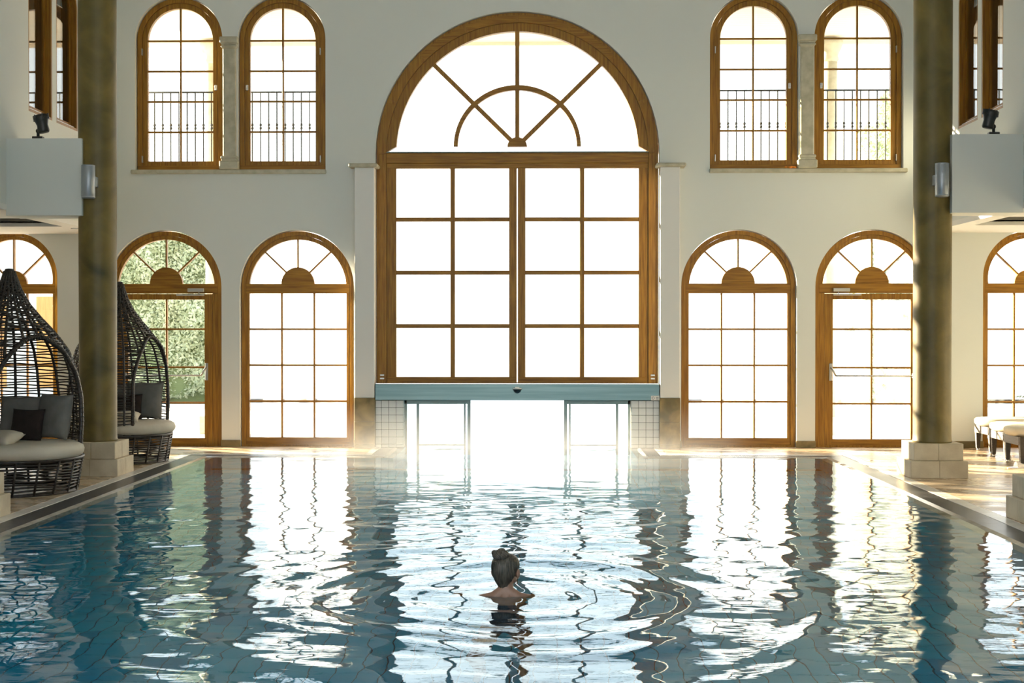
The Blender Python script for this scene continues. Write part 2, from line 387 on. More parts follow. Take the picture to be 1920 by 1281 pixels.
def lower_window(nm, cx, hw, zc, kind, label=None, m='glass'):
    root = empty(nm, (cx, YF, 0), kind='structure')
    k = hw/LWH
    zcut = 2.412; rg = 0.723*k; chw = 0.772*k
    link('casing', plate_mesh('casing', arch(0, hw, 0.0, zc), [arch(0, chw, 0.03, zc)], 0.0, 0.13, 'wood_v'), root)
    # transom rail
    MB().box(-chw, chw, 0.006, 0.11, 2.27, zcut, 0.004).obj('transom', 'wood_h', root)
    ring_o = arc_over(0, zc, chw-0.002, zcut-0.002); ring_i = arc_over(0, zc-0.012, rg, zcut)
    # arched sash: outline out and back
    link('arch_sash', plate_mesh('arch_sash', ring_o + list(reversed(ring_i)), [], 0.018, 0.10, 'wood_v'), root)
    fan(root, 0, zc-0.012, rg, zcut, 0.245*k, [PI*0.245, PI/2, PI*0.755], m)
    if kind == 'window':
        gx, z0, z1 = 0.723*k, 0.131, 2.27
        link('sash', plate_mesh('sash', rect(-chw, chw, 0.03, z1), [rect(-gx, gx, z0, z1-0.001)], 0.018, 0.10, 'wood_v'), root)
        MB().box(-chw+.002, chw-.002, 0.014, 0.10, 0.028, z0, 0.003).obj('bottom_rail', 'wood_h', root)
        xs = [-gx, -gx/3, gx/3, gx]; zs = [z0, 0.67, 1.205, 1.739, z1]
        for x in xs[1:-1]: link('glazing_bar', bar_mesh(x-0.013, x+0.013, z0, z1, 0.022, 0.075), root)
        for z in zs[1:-1]: link('glazing_bar', bar_mesh(-gx, gx, z-0.013, z+0.013, 0.024, 0.073, 'wood_h'), root)
        grid_panes(root, xs, zs, m)
    else:
        sg = kind  # +1: handle on the right side of the leaf
        gx, z0, z1 = 0.572, 0.117, 2.18
        leaf = link('door_leaf', plate_mesh('door_leaf', rect(-0.69, 0.69, 0.012, 2.262), [rect(-gx, gx, z0, z1)], 0.012, 0.085, 'wood_v'), root)
        for s_ in (-1, 1): MB().box(*sorted((s_*0.694, s_*chw)), 0.004, 0.11, 0.0, 2.268, 0.003).obj('jamb', 'wood_v', root)
        MB().box(-gx-.02, gx+.02, 0.008, 0.08, 0.014, z0, 0.003).obj('kick_rail', 'wood_h', root)
        xs = [-gx, 0, gx]; zs = [z0, 0.641, 1.172, 1.739, z1]
        link('glazing_bar', bar_mesh(-0.013, 0.013, z0, z1, 0.02, 0.075), root)
        for z in zs[1:-1]: link('glazing_bar', bar_mesh(-gx, gx, z-0.013, z+0.013, 0.022, 0.073, 'wood_h'), root)
        grid_panes(root, xs, zs, m)
        hx = sg*0.605
        b = MB().box(hx-0.022, hx+0.022, -0.012, 0.012, 0.98, 1.235, 0.004)
        b.tube([(hx, -0.005, 1.17), (hx, -0.05, 1.17), (hx - sg*0.03, -0.07, 1.12), (hx - sg*0.06, -0.075, 1.06)], 0.014, 8)
        b.obj('handle_plate', 'satin_metal', root)
        MB().tube([(hx - sg*0.055, -0.075, 1.055), (-sg*0.60, -0.075, 1.05)], 0.012, 8).box(-sg*0.605-0.02, -sg*0.605+0.02, -0.08, 0.012, 1.02, 1.09, 0.004).obj('push_bar', 'satin_metal', root)
        c0, c1 = sorted((sg*0.33, sg*0.575))
        MB().box(c0, c1, -0.045, 0.005, 2.29, 2.345, 0.006).obj('door_closer', 'satin_metal', root)
        a0, a1 = sorted((sg*0.16, sg*0.575))
        MB().box(a0, a1, -0.03, 0.0, 2.235, 2.258, 0.004).tube([(sg*0.50, -0.03, 2.29), (sg*0.50, -0.03, 2.25)], 0.007, 8).obj('closer_rail', 'satin_metal', root)
    return root
lower_window('window_1', -FC, FH, FZC, 'window')
lower_window('door_1', -DC, LWH, LZC, +1, m='glass')
lower_window('window_2', -LWC, LWH, LZC, 'window', m='misted_glass')
lower_window('window_3', LWC, LWH, LZC, 'window', m='misted_glass')
lower_window('door_2', DC, LWH, LZC, -1, m='misted_glass')
lower_window('window_4', FC, FH, FZC, 'window')
# big arched window
root = empty('window_5', (0, YF-0.02, 0), kind='structure')
Z0B = 0.945
link('casing', plate_mesh('casing', arch(0, BH, Z0B, BZC, 64), [arch(0, BH-0.145, Z0B+0.01, BZC, 64)], 0.0, 0.14, 'wood_v'), root)
# curved casing is laminated from overlapping segments
for i in range(8):
    a0, a1 = PI*i/8 + 0.01, PI*(i+1)/8 - 0.01; n_ = 8
    p = [((BH-0.035)*math.cos(a0+(a1-a0)*t/n_), BZC + (BH-0.035)*math.sin(a0+(a1-a0)*t/n_)) for t in range(n_+1)]
    q = [((BH-0.143)*math.cos(a1+(a0-a1)*t/n_), BZC + (BH-0.143)*math.sin(a1+(a0-a1)*t/n_)) for t in range(n_+1)]
    link('casing_segment', plate_mesh('casing_segment', p+q, [], -0.008 - 0.003*(i % 2), 0.02, 'wood_h' if i in (2,3,4,5) else 'wood_v'), root)
for s_ in (-1, 1):
    MB().box(*sorted((s_*(BH-0.145), s_*(BH-0.035))), -0.01, 0.02, Z0B, BZC, 0.003).obj('casing_board', 'wood_v', root)
ri, ro = 1.79, BH-0.147
link('arch_sash', plate_mesh('arch_sash', arc_over(0, BZC, ro, 4.36, 64) + list(reversed(arc_over(0, BZC+0.02, ri, 4.44, 64))), [], 0.02, 0.12, 'wood_v'), root)
MB().box(-ro, ro, 0.015, 0.13, 4.275, 4.36, 0.004).obj('transom', 'wood_h', root)
MB().box(-ro, ro, -0.012, 0.10, 4.345, 4.36, 0.002).obj('drip_strip', 'steel_frame', root)
MB().box(-ro, ro, -0.004, 0.12, 4.19, 4.335, 0.005).obj('header_board', 'wood_h', root)
MB().box(-ro, ro, 0.012, 0.12, 4.118, 4.19, 0.004).obj('top_rail', 'wood_h', root)
d_ = 4.44 - (BZC+0.02)
rho = lambda a: -d_*math.sin(a) + math.sqrt(ri*ri - (d_*math.cos(a))**2)
SP = [math.radians(44.5), PI/2, math.radians(135.5)]
for a in SP: obl_bar(0, 4.44, a, 0.09, rho(a)+0.015, 0.062, 0.03, 0.10, 'glazing_bar', 'wood_v', root)
RI0, RI1 = 0.83, 0.905
rin = [((RI1+0.035)*math.cos(PI*i/40), 4.44 + RI1*math.sin(PI*i/40)) for i in range(41)]
rin2 = [((RI0+0.05)*math.cos(PI*i/40), 4.44 + RI0*math.sin(PI*i/40)) for i in range(41)]
link('inner_arch_bar', plate_mesh('inner_arch_bar', rin + list(reversed(rin2)), [], 0.026, 0.105, 'wood_h'), root)
link('hub', plate_mesh('hub', [(0.145*math.cos(PI*i/20), 4.435 + 0.14*math.sin(PI*i/20)) for i in range(21)], [], 0.012, 0.11, 'wood_h'), root)
for a0, a1 in zip([0]+SP, SP+[PI]):
    A = [a0+(a1-a0)*i/12 for i in range(13)]
    pane_poly([((rho(a)+.012)*math.cos(a), 4.44+(rho(a)+.012)*math.sin(a)) for a in A] + [((RI1-.01)*math.cos(a), 4.44+(RI1-.01)*math.sin(a)) for a in reversed(A)], root, 'glass', 0.06)
    pane_poly([((RI0+.01)*math.cos(a), 4.44+(RI0+.01)*math.sin(a)) for a in A] + [(0.1*math.cos(a), 4.44+0.1*math.sin(a)) for a in reversed(A)], root, 'glass', 0.06)
zs = [1.032, 1.786, 2.576, 3.362, 4.118]
for s_ in (-1, 1):
    x0, x1 = 0.120, 1.792
    hl = [rect(min(s_*x0, s_*x1), max(s_*x0, s_*x1), zs[0], zs[-1]-0.001)]
    sash = link('sash', plate_mesh('sash', rect(*sorted((s_*0.008, s_*ro)), Z0B+0.012, 4.118), hl, 0.02, 0.11, 'wood_v'), root)
    MB().box(*sorted((s_*0.012, s_*(ro-.004))), 0.014, 0.11, Z0B+0.005, zs[0], 0.004).obj('bottom_rail', 'wood_h', root)
    xm = s_*0.957
    link('glazing_bar', bar_mesh(xm-0.034, xm+0.034, zs[0], zs[-1], 0.026, 0.09), root)
    for z in zs[1:-1]: link('glazing_bar', bar_mesh(min(s_*x0, s_*x1), max(s_*x0, s_*x1), z-0.03, z+0.03, 0.029, 0.088, 'wood_h'), root)
    grid_panes(root, sorted([s_*x0, xm, s_*x1]), zs, 'glass', 0.055)
for hx in (-1, 1):
    for hz in (1.01, 1.06): MB().box(hx*(BH-0.08)-0.03, hx*(BH-0.08)+0.03, -0.022, 0.0, hz-0.012, hz+0.012, 0.003).obj('hinge_plate', 'satin_metal', root)
# upper pairs
def upper_window(nm, cx, hinge):
    root = empty(nm, (cx, YF, 0), kind='structure')
    link('casing', plate_mesh('casing', arch(0, UH, 4.10, UZC), [arch(0, UH-0.07, 4.16, UZC)], 0.0, 0.12, 'wood_v'), root)
    link('sash', plate_mesh('sash', arch(0, UH-0.073, 4.163, UZC), [arch(0, 0.487, 4.231, UZC)], 0.022, 0.10, 'wood_v'), root)
    MB().box(-UH, UH, -0.004, 0.10, 4.10, 4.165, 0.004).obj('bottom_rail', 'wood_h', root)
    zs = [4.231, 4.666, 5.117, 5.568, 6.018]
    link('glazing_bar', bar_mesh(-0.013, 0.013, 4.231, UZC+0.487, 0.03, 0.075), root)
    for z in zs[1:]: link('glazing_bar', bar_mesh(-0.487, 0.487, z-0.013, z+0.013, 0.032, 0.073, 'wood_h'), root)
    grid_panes(root, [-0.487, 0, 0.487], zs)
    for s_ in (-1, 1):
        n_ = 12; p = [(0, 6.018)] + [(s_*0.495*math.sin(PI/2*(1-i/n_)), 6.018+0.48*math.cos(PI/2*(1-i/n_))) for i in range(n_+1)]
        pane_poly(p, root, 'glass', 0.045)
    for z in (4.26, 5.85): MB().box(hinge*(UH-0.075)-0.008, hinge*(UH-0.075)+0.008, -0.02, 0.02, z-0.05, z+0.05, 0.003).obj('hinge', 'satin_metal', root)
    MB().box(-hinge*0.53-0.017, -hinge*0.53+0.017, 0.0, 0.03, 5.28, 5.36, 0.004).tube([(-hinge*0.53, 0.0, 5.34), (-hinge*0.53, -0.03, 5.34), (-hinge*0.53, -0.035, 5.30)], 0.01, 8).obj('handle', 'white_plastic', root)
upper_window('window_6', -UC2, -1); upper_window('window_7', -UC1, 1)
upper_window('window_8', UC1, -1); upper_window('window_9', UC2, 1)
# side wall windows (recessed in wood lined reveals), dark corridor behind
wn = 10
for sgn in (-1, 1):
    for c, h in SIDEWIN:
        am = YZ(sgn)
        root = empty('window_%d' % wn, (0, 0, 0), kind='structure'); wn += 1
        link('casing', plate_mesh('casing', arch(c, h-0.001, 4.441, 6.05), [arch(c, h-0.035, 4.475, 6.05)], SW+0.004, SW+0.22, 'wood_v', am), root)
        link('sash', plate_mesh('sash', arch(c, h-0.036, 4.476, 6.05), [arch(c, h-0.085, 4.545, 6.05)], SW+0.085, SW+0.135, 'wood_v', am), root)
        hh = h-0.085
        pane_poly(arch(c, hh+0.005, 4.54, 6.05), root, 'side_glass', SW+0.10, am)
        MB().box(*sorted((sgn*(SW+0.04), sgn*(SW+0.085))), c-h+0.04, c+h-0.04, 4.476, 4.50).obj('sill_rail', 'white_plastic', root)
# stone sills and the little pilasters between the upper windows
for sgn in (-1, 1):
    x0, x1 = sorted((sgn*2.815, sgn*5.70))
    MB().box(x0, x1, YW-0.07, YF+0.02, 4.03, 4.092, 0.012).obj('trim_%d' % tn, 'pale_stone', kind='structure'); tn += 1
    cxp = sgn*4.2375
    r = empty('pilaster', (cxp, YW, 0), label='small stone pilaster between the two upper arched windows on the ' + ('left' if sgn < 0 else 'right') + ' side', category='pilaster', group='small stone pilasters between paired windows')
    MB().box(-0.095, 0.095, -0.06, 0.0, 4.28, 5.88, 0.01).obj('shaft', 'pale_stone', r)
    b = MB()
    for w_, dd, z0, z1 in ((0.135, 0.11, 5.945, 6.04), (0.115, 0.09, 5.925, 5.945), (0.12, 0.095, 5.88, 5.915), (0.105, 0.08, 5.865, 5.93)): b.box(-w_, w_, -dd, 0.0, z0, z1, 0.012 if z1-z0 > .03 else 0.004)
    b.obj('capital', 'pale_stone', r)
    b = MB()
    for w_, dd, z0, z1 in ((0.142, 0.11, 4.092, 4.215), (0.118, 0.09, 4.21, 4.25), (0.125, 0.095, 4.245, 4.29)): b.box(-w_, w_, -dd, 0.0, z0, z1, 0.012)
    b.obj('base', 'pale_stone', r)
# crumpled orange thing on the right sill
rng = random.Random(5)
b = MB()
for i in range(9): b.ell((rng.uniform(-.075, .075), rng.uniform(-.02, .02), rng.uniform(0.008, .02)), (rng.uniform(.015,.035), .02, rng.uniform(.007,.014)), 8, 6)
o = b.obj('cloth', 'orange_cloth', label='small crumpled orange cloth lying on the right upper stone sill', category='cloth'); o.location = (3.985, YW-0.04, 4.092)

# ------------------------------------------------------------------ pilasters beside the big window
for sgn in (-1, 1):
    nm = 'left' if sgn < 0 else 'right'
    x0, x1 = sorted((sgn*2.085, sgn*2.372)); yp = 20.82
    r = empty('trim_%d' % tn, (0, 0, 0), kind='structure'); tn += 1
    MB().box(x0, x1, yp, YW+0.12, 0.735, 4.10, 0.006).obj('plaster_pier', 'plaster_reveal', r)
    MB().box(x0-0.085 if sgn < 0 else x0-0.06, x1+0.06 if sgn < 0 else x1+0.085, yp-0.07, YW+0.05, 4.10, 4.155, 0.016).obj('capital', 'pale_stone', r)
    for z0, z1 in ((0.0, 0.055), (0.06, 0.385), (0.39, 0.733)):
        MB().box(x0-0.003, x1+0.003, yp-0.018, YW+0.1, z0, z1, 0.003).obj('stone_block', 'sandstone', r)
# tiled piers left and right of the swim-out opening
tl = 0.1075
for sgn in (-1, 1):
    r = empty('trim_%d' % tn, (0, 0, 0), kind='structure'); tn += 1
    x0, x1 = sorted((sgn*1.675, sgn*2.08)); yt = 20.93
    MB().box(x0, x1, yt+0.008, YF+0.25, -1.2, 0.70).obj('pier_core', 'tile_joint', r)
    cache = {}
    for i in range(4):
        a = 1.675 + i*tl; b_ = min(a+tl-0.006, 2.078)
        for j in range(7):
            z1 = 0.690 - j*tl; z0 = max(z1 - tl + 0.006, 0.002)
            k = (round(b_-a, 4), round(z1-z0, 4))
            if k not in cache: cache[k] = MB().box(-k[0]/2, k[0]/2, 0, 0.012, -k[1]/2, k[1]/2, 0.002).mesh('tile', 'white_tile')
            link('tile', cache[k], r, (sgn*(a+b_)/2, yt, (z0+z1)/2))
    # reveal tiles toward the water channel
    for i in range(3):
        for j in range(7):
            z1 = 0.690 - j*tl; z0 = max(z1 - tl + 0.006, 0.002)
            k = ('r', round(z1-z0, 4))
            if k not in cache: cache[k] = MB().box(0, 0.008, -0.0507, 0.0507, -(z1-z0)/2, (z1-z0)/2, 0.002).mesh('tile', 'white_tile')
            link('tile', cache[k], r, (sgn*1.671 - 0.004, yt + 0.065 + i*tl, (z0+z1)/2))
# steel beam above the opening
r = empty('steel_beam', (0, 20.84, 0.70), label='brushed steel beam spanning the opening under the big arched window', category='beam')
MB().box(-2.075, 2.075, 0, 0.30, 0.0, 0.235, 0.004).obj('beam_box', 'steel', r)
MB().box(-2.07, 2.07, 0.03, 0.26, 0.236, 0.246).obj('top_plate', 'chrome', r)
r = empty('motion_sensor', (0.005, 20.84, 0.865), label='dark dome motion sensor on the middle of the steel beam', category='sensor')
MB().lathe([(0.001, -0.062), (0.025, -0.055), (0.048, -0.035), (0.062, -0.005), (0.064, 0.0)], 0, -0.045, 0, 24).obj('dome', 'black_plastic', r)
MB().lathe([(0.067, 0.0), (0.069, 0.008), (0.06, 0.016)], 0, -0.045, 0, 24).box(-0.03, 0.03, -0.03, 0.0, 0.0, 0.03).obj('housing', 'white_plastic', r)
r = empty('info_sign', (2.015, 20.838, 0.735), label='small white pictogram plate at the right end of the steel beam', category='sign')
MB().box(-0.062, 0.062, -0.006, 0, -0.035, 0.035, 0.002).obj('sign_plate', 'white_plastic', r)
b = MB(); b.tube([(-0.03 + 0.017*math.cos(2*PI*i/16), -0.0075, 0.017*math.sin(2*PI*i/16)) for i in range(17)], 0.003, 6, False)
b.obj('pictogram', 'print_dark', r)
for i in range(3): MB().box(0.012, 0.048, -0.0085, -0.006, -0.018+i*0.013, -0.012+i*0.013).obj('printed_line', 'print_dark', r)
# sliding glass swim-out doors
r = empty('door_3', (0, 21.12, 0), kind='structure')
for sgn in (-1, 1):
    def bx(nm, xa, xb, z0, z1, y0=0.0, y1=0.05, m_='steel_frame'):
        a, c = sorted((sgn*xa, sgn*xb)); MB().box(a, c, y0, y1, z0, z1, 0.002).obj(nm, m_, r)
    bx('jamb', 1.635, 1.668, -1.1, 0.70); bx('stile', 1.455, 1.492, -1.1, 0.63, -0.01, 0.04)
    bx('header', 0.69, 1.668, 0.63, 0.70); bx('stile', 0.765, 0.79, -1.1, 0.63, 0.0, 0.03); bx('stile', 0.690, 0.738, -1.1, 0.70, -0.04, 0.02)
    bx('bottom_rail', 0.79, 1.455, 0.012, 0.035, 0.005, 0.03)
    bx('pane', 0.79, 1.455, -1.0, 0.63, 0.012, 0.02, 'misted_glass'); bx('pane', 1.492, 1.635, -1.0, 0.63, 0.012, 0.02, 'misted_glass')
# baseboards
for sgn in (-1, 1):
    for i, (a, c) in enumerate(((4.089, 4.383), (6.051, 6.825), (8.175, 8.6), (2.376, 2.421))):
        x0, x1 = sorted((sgn*a, sgn*c))
        rr = empty('baseboard_back', (0, 0, 0), kind='structure')
        n_ = max(1, round((x1-x0)/0.39)); wd = (x1-x0)/n_
        for k in range(n_): MB().box(x0+k*wd+0.002, x0+(k+1)*wd-0.002, YW-0.018, YW+0.01, 0.0, 0.10, 0.003).obj('stone_tile', 'sandstone', rr)

# ------------------------------------------------------------------ floor, gutter, pool basin
XI, XG0, XG1, XS1 = 4.12, 4.262, 4.505, 4.645     # water edge, grate, outer stripe
YI, YG0, YG1, YS1 = 19.38, 19.50, 19.72, 19.85
CHX = 1.66; HG0, HG1, HS1 = 1.80, 2.00, 2.10
fl = empty('floor', (0, 0, 0), kind='structure')
b = MB()
for sgn in (-1, 1):
    b.box(*sorted((sgn*XS1, sgn*8.6)), -3, 11.4, -0.15, 0.0); b.box(*sorted((sgn*XS1, sgn*8.6)), 11.4, YW+WT, -0.15, -0.008)
    b.box(*sorted((sgn*HS1, sgn*XS1)), YS1, YW+WT, -0.15, -0.008); b.box(*sorted((sgn*XG1, sgn*XS1)), -3, 11.4, -0.15, 0.0)
    b.box(*sorted((sgn*1.67, sgn*4.7)), YG0, YW+WT, -0.9, -0.10)
b.obj('floor_bed', 'grout', fl)
# deck tiles
tm = {}
def tile_at(x0, x1, y0, y1, m_, parent, z=0.0, th=0.008, nm='tile', gap=0.004, bev=0.0015):
    k = (round(x1-x0, 3), round(y1-y0, 3), m_, th)
    if k not in tm: tm[k] = MB().box(-k[0]/2+gap/2, k[0]/2-gap/2, -k[1]/2+gap/2, k[1]/2-gap/2, -th, 0, bev).mesh(nm, m_)
    return link(nm, tm[k], parent, ((x0+x1)/2, (y0+y1)/2, z))
for sgn in (-1, 1):
    y = 11.4; row = 0
    while y < YS1-0.01 - 0.0:
        y1 = min(y+0.6, YS1) if y+0.6 < YS1+0.3 else YS1
        y1 = min(y+0.6, YS1)
        x = XS1; off = 0.33 if row % 2 else 0.66; first = True
        while x < 8.59:
            x1 = min(x + (off if first else 0.66), 8.6); first = False
            tile_at(*sorted((sgn*x, sgn*x1)), y, y1, 'travertine', fl); x = x1
        y = y1; row += 1
    for (ya, yb, off) in ((YS1, 20.45, 0.5), (20.45, YW+0.1, 0.25)):
        x = HS1 if ya > YS1-.01 else XS1; first = True
        while x < 8.59:
            x1 = min(x + (off if first else 0.66), 8.6); first = False
            tile_at(*sorted((sgn*x, sgn*x1)), ya, yb, 'travertine', fl); x = x1
    # pale outer edging tiles
    y = 11.4
    while y < YS1-0.01:
        y1 = min(y+0.25, YS1); tile_at(*sorted((sgn*XG1, sgn*XS1)), y, y1, 'edge_tile', fl, 0.0); y = y1
    x = HS1
    while x < XG1-0.01:
        x1 = min(x+0.25, XG1); tile_at(*sorted((sgn*x, sgn*x1)), YG1, YS1, 'edge_tile', fl, 0.0); x = x1
    y = YG1
    while y < 20.93:
        y1 = min(y+0.25, 20.94); tile_at(*sorted((sgn*HG1, sgn*HS1)), y, y1, 'edge_tile', fl, 0.0005); y = y1
# gutter trough + grate slats
g1 = MB(); g2 = MB()
for sgn in (-1, 1):
    g1.box(*sorted((sgn*XG0, sgn*XG1)), -3, YG1, -0.12, -0.045); g1.box(*sorted((sgn*HG0, sgn*XG1)), YG0, YG1, -0.12, -0.045); g1.box(*sorted((sgn*HG0, sgn*HG1)), YG0, 20.94, -0.12, -0.045)
    y = 5.0
    while y < YG1-0.02:
        g2.box(*sorted((sgn*(XG0+.003), sgn*(XG1-.003))), y, y+0.023, -0.03, -0.003); y += 0.03
    x = HG0 + .003
    while x < XG0-0.02:
        g2.box(*sorted((sgn*x, sgn*(x+0.023))), YG0+.003, YG1-.003, -0.03, -0.003); x += 0.03
    y = YG1
    while y < 20.92:
        g2.box(*sorted((sgn*(HG0+.003), sgn*(HG1-.003))), y, y+0.023, -0.03, -0.003); y += 0.03
g1.obj('gutter', 'gutter_dark', fl); o = g2.obj('grate_slats', 'grate', fl, fixn=False); o['kind'] = 'stuff'
# inner ledge (handhold) sloping under the water, in tiles
def ledge(p0, p1, inward, wdt):
    L = (Vector(p1)-Vector(p0)).length; n_ = max(1, round(L/0.25)); d = (Vector(p1)-Vector(p0))/L; iv = Vector(inward)
    for k in range(n_):
        a = Vector(p0) + d*(L*k/n_ + 0.0015); c = Vector(p0) + d*(L*(k+1)/n_ - 0.0015)
        ps = [a, c, c+iv*wdt, a+iv*wdt]; zt = [0.0, 0.0, -0.035, -0.035]
        vs = [(p.x, p.y, z) for p, z in zip(ps, zt)] + [(p.x, p.y, -0.047) for p in ps]
        MB().add(vs, [(0,1,2,3),(7,6,5,4),(0,4,5,1),(1,5,6,2),(2,6,7,3),(3,7,4,0)]).obj('ledge_tile', 'ledge_tile', fl)
for sgn in (-1, 1):
    ledge((sgn*XG0, 5.0, 0), (sgn*XG0, YG0, 0), (-sgn, 0, 0), XG0-XI)
    ledge((sgn*HG0, YG0, 0), (sgn*XG0, YG0, 0), (0, -1, 0), YG0-YI)
    ledge((sgn*HG0, YI, 0), (sgn*HG0, 20.94, 0), (-sgn, 0, 0), HG0-CHX)
PD = -1.35
bs = empty('pool_basin', (0, 0, 0), kind='structure')
b = MB()
b.box(-4.4, 4.4, -3, 20.0, PD-0.2, PD-0.012); b.box(-2.0, 2.0, 19.4, 34, PD-0.2, PD-0.012)
b.obj('basin_bed', 'pool_joint', bs)
wl = MB()
for sgn in (-1, 1):
    wl.box(*sorted((sgn*XI, sgn*(XG0-0.01))), -3, YI, PD-0.1, -0.045); wl.box(*sorted((sgn*CHX, sgn*(XG0-0.01))), YI, YG0-0.01, PD-0.1, -0.045)
    wl.box(*sorted((sgn*CHX, sgn*(HG0-0.01))), YG0-.01, 34, PD-0.1, -0.045)
wl.obj('basin_wall', 'pool_tile', bs)
TX, TY = 0.1526, 0.30
me_a = MB().box(-TX/2+.004, TX/2-.004, -TY/2+.004, TY/2-.004, -0.012, 0, 0.002).mesh('tile', 'pool_tile')
me_b = me_a.copy(); me_b.materials.clear(); me_b.materials.append(MAT['pool_tile_dark'])
rest = MB(); rng = random.Random(3); cnt = 0
for j in range(int((YI+3)/TY)):
    for i in range(-27, 27):
        x = (i+0.5)*TX; y = -3 + (j+0.5)*TY
        if abs(x) > XI: continue
        vis = 8.6 < y and abs(x-0.35) < 0.36*y
        if y < 5: continue
        if vis and cnt < 300:
            link('tile', me_b if rng.random() < 0.12 else me_a, bs, (x, y, PD)); cnt += 1
        else: rest.box(x-TX/2+.004, x+TX/2-.004, y-TY/2+.004, y+TY/2-.004, PD-0.012, PD)
y = YI
while y < 33.9:
    for i in range(-11, 11): rest.box(i*TX+.004, (i+1)*TX-.004, y+.004, y+TY-.004, PD-0.012, PD)
    y += TY
rest.box(-4.1, 4.1, -3, 4.98, PD-0.012, PD)
o = rest.obj('basin_tiles', 'pool_tile', bs, fixn=False); o['kind'] = 'stuff'

# ------------------------------------------------------------------ water surface
rs = np.random.RandomState(11)
SWX, SWY = 0.105, 9.40
comps = []
for i in range(70):
    lam = math.exp(rs.uniform(math.log(0.14), math.log(1.6))); th = rs.normal(PI/2, 0.6)
    if rs.rand() < 0.3: th = rs.uniform(0, PI)
    comps.append((2*PI/lam, math.cos(th), math.sin(th), rs.uniform(0, 2*PI), 0.0040*(0.5/lam)**0.15))
def water_h(X, Y):
    h = np.zeros_like(X); calm = 0.62 + 0.20*np.sin(0.9*X+0.5)*np.sin(0.6*Y+1.0) + 0.85*np.exp(-((Y-12.3)/3.4)**2)
    for k, cx_, sy_, ph, sl in comps:
        h += (sl/k)*np.sin(k*(cx_*X + sy_*Y) + ph)
    h *= calm
    R = np.sqrt((X-SWX)**2 + ((Y-SWY))**2) + 1e-6
    ang = np.arctan2(Y-SWY, X-SWX)
    for lam, s0, R0, wd, ph in ((0.62, 0.050, 1.1, 1.1, 0.3), (0.33, 0.060, 1.0, 1.0, 1.7), (0.19, 0.050, 0.9, 0.9, 0.2), (0.80, 0.050, 2.1, 0.7, 2.0), (0.42, 0.045, 1.9, 0.8, 0.9), (0.25, 0.03, 2.3, 0.5, 2.9)):
        k = 2*PI/lam; h += (s0/k)*np.sin(k*R*(1+0.05*np.sin(3*ang+ph)+0.03*np.sin(5*ang-ph)) + ph)*np.exp(-((R-R0)/wd)**2)*(0.75+0.25*np.sin(2*ang+ph*3))
    return h
ys = np.concatenate([np.arange(-3, 5.5, 0.25), np.arange(5.5, 14, 0.032), np.arange(14, 21.5, 0.045), np.arange(21.5, 34.01, 0.12)])
xs = np.arange(-4.224, 4.225, 0.033)
ZWAT = -0.012
X, Y = np.meshgrid(xs, ys); H = water_h(X, Y); H *= 1 - 0.8*np.exp(-(((X-0.118)**2 + (Y-9.38)**2)/0.22**2))
inside = (np.abs(X) <= 4.23) & (Y <= 19.47) | (np.abs(X) <= 1.80)
H *= np.clip((4.26-np.abs(X))/0.35, 0.15, 1)
ny, nx = X.shape
ids = -np.ones(X.shape, int); ids[inside] = np.arange(inside.sum())
V = np.stack([X[inside], Y[inside], ZWAT + H[inside]], 1)
q = inside[:-1,:-1] & inside[1:,:-1] & inside[:-1,1:] & inside[1:,1:]
F = np.stack([ids[:-1,:-1][q], ids[:-1,1:][q], ids[1:,1:][q], ids[1:,:-1][q]], 1)
me = bpy.data.meshes.new('pool_water'); me.from_pydata(V.tolist(), [], F.tolist())
me.polygons.foreach_set('use_smooth', [True]*len(me.polygons)); me.materials.append(MAT['water'])
link('pool_water', me, kind='stuff', label='rippling blue pool water with circular waves around the swimmer', category='water')

# ------------------------------------------------------------------ columns
ci = 0
for sgn in (-1, 1):
    for cy in CYS:
        side = 'left' if sgn < 0 else 'right'
        lab = {(-1, 0): 'olive stucco column between the two wicker pods', (1, 0): 'sunlit olive stucco column on the right beside the loungers',
               (-1, 1): 'stone column plinth at the left picture edge before the near wicker pod', (1, 1): 'stone column plinth at the right picture edge near the slippers'}[(sgn, CYS.index(cy))]
        r = empty('column', (sgn*CX + 0.012, cy, 0), label=lab, category='column', group='stucco columns along the pool')
        for half, h, z0, z1 in ((0.332, 0.0, 0.0, 0.20), (0.288, 0.0, 0.203, 0.40)):
            for a in (-1, 1):
                for c in (-1, 1):
                    MB().box(*sorted((a*0.001, a*half)), *sorted((c*0.001, c*half)), z0, z1, 0.004).obj('stone_block', 'limestone', r)
        MB().lathe([(0.226, 0.40), (0.230, 0.415), (0.224, 0.43), (0.221, 0.5), (0.223, 3.0), (0.226, 6.0), (0.226, 8.6)], n=48).obj('shaft', 'column_stucco', r)
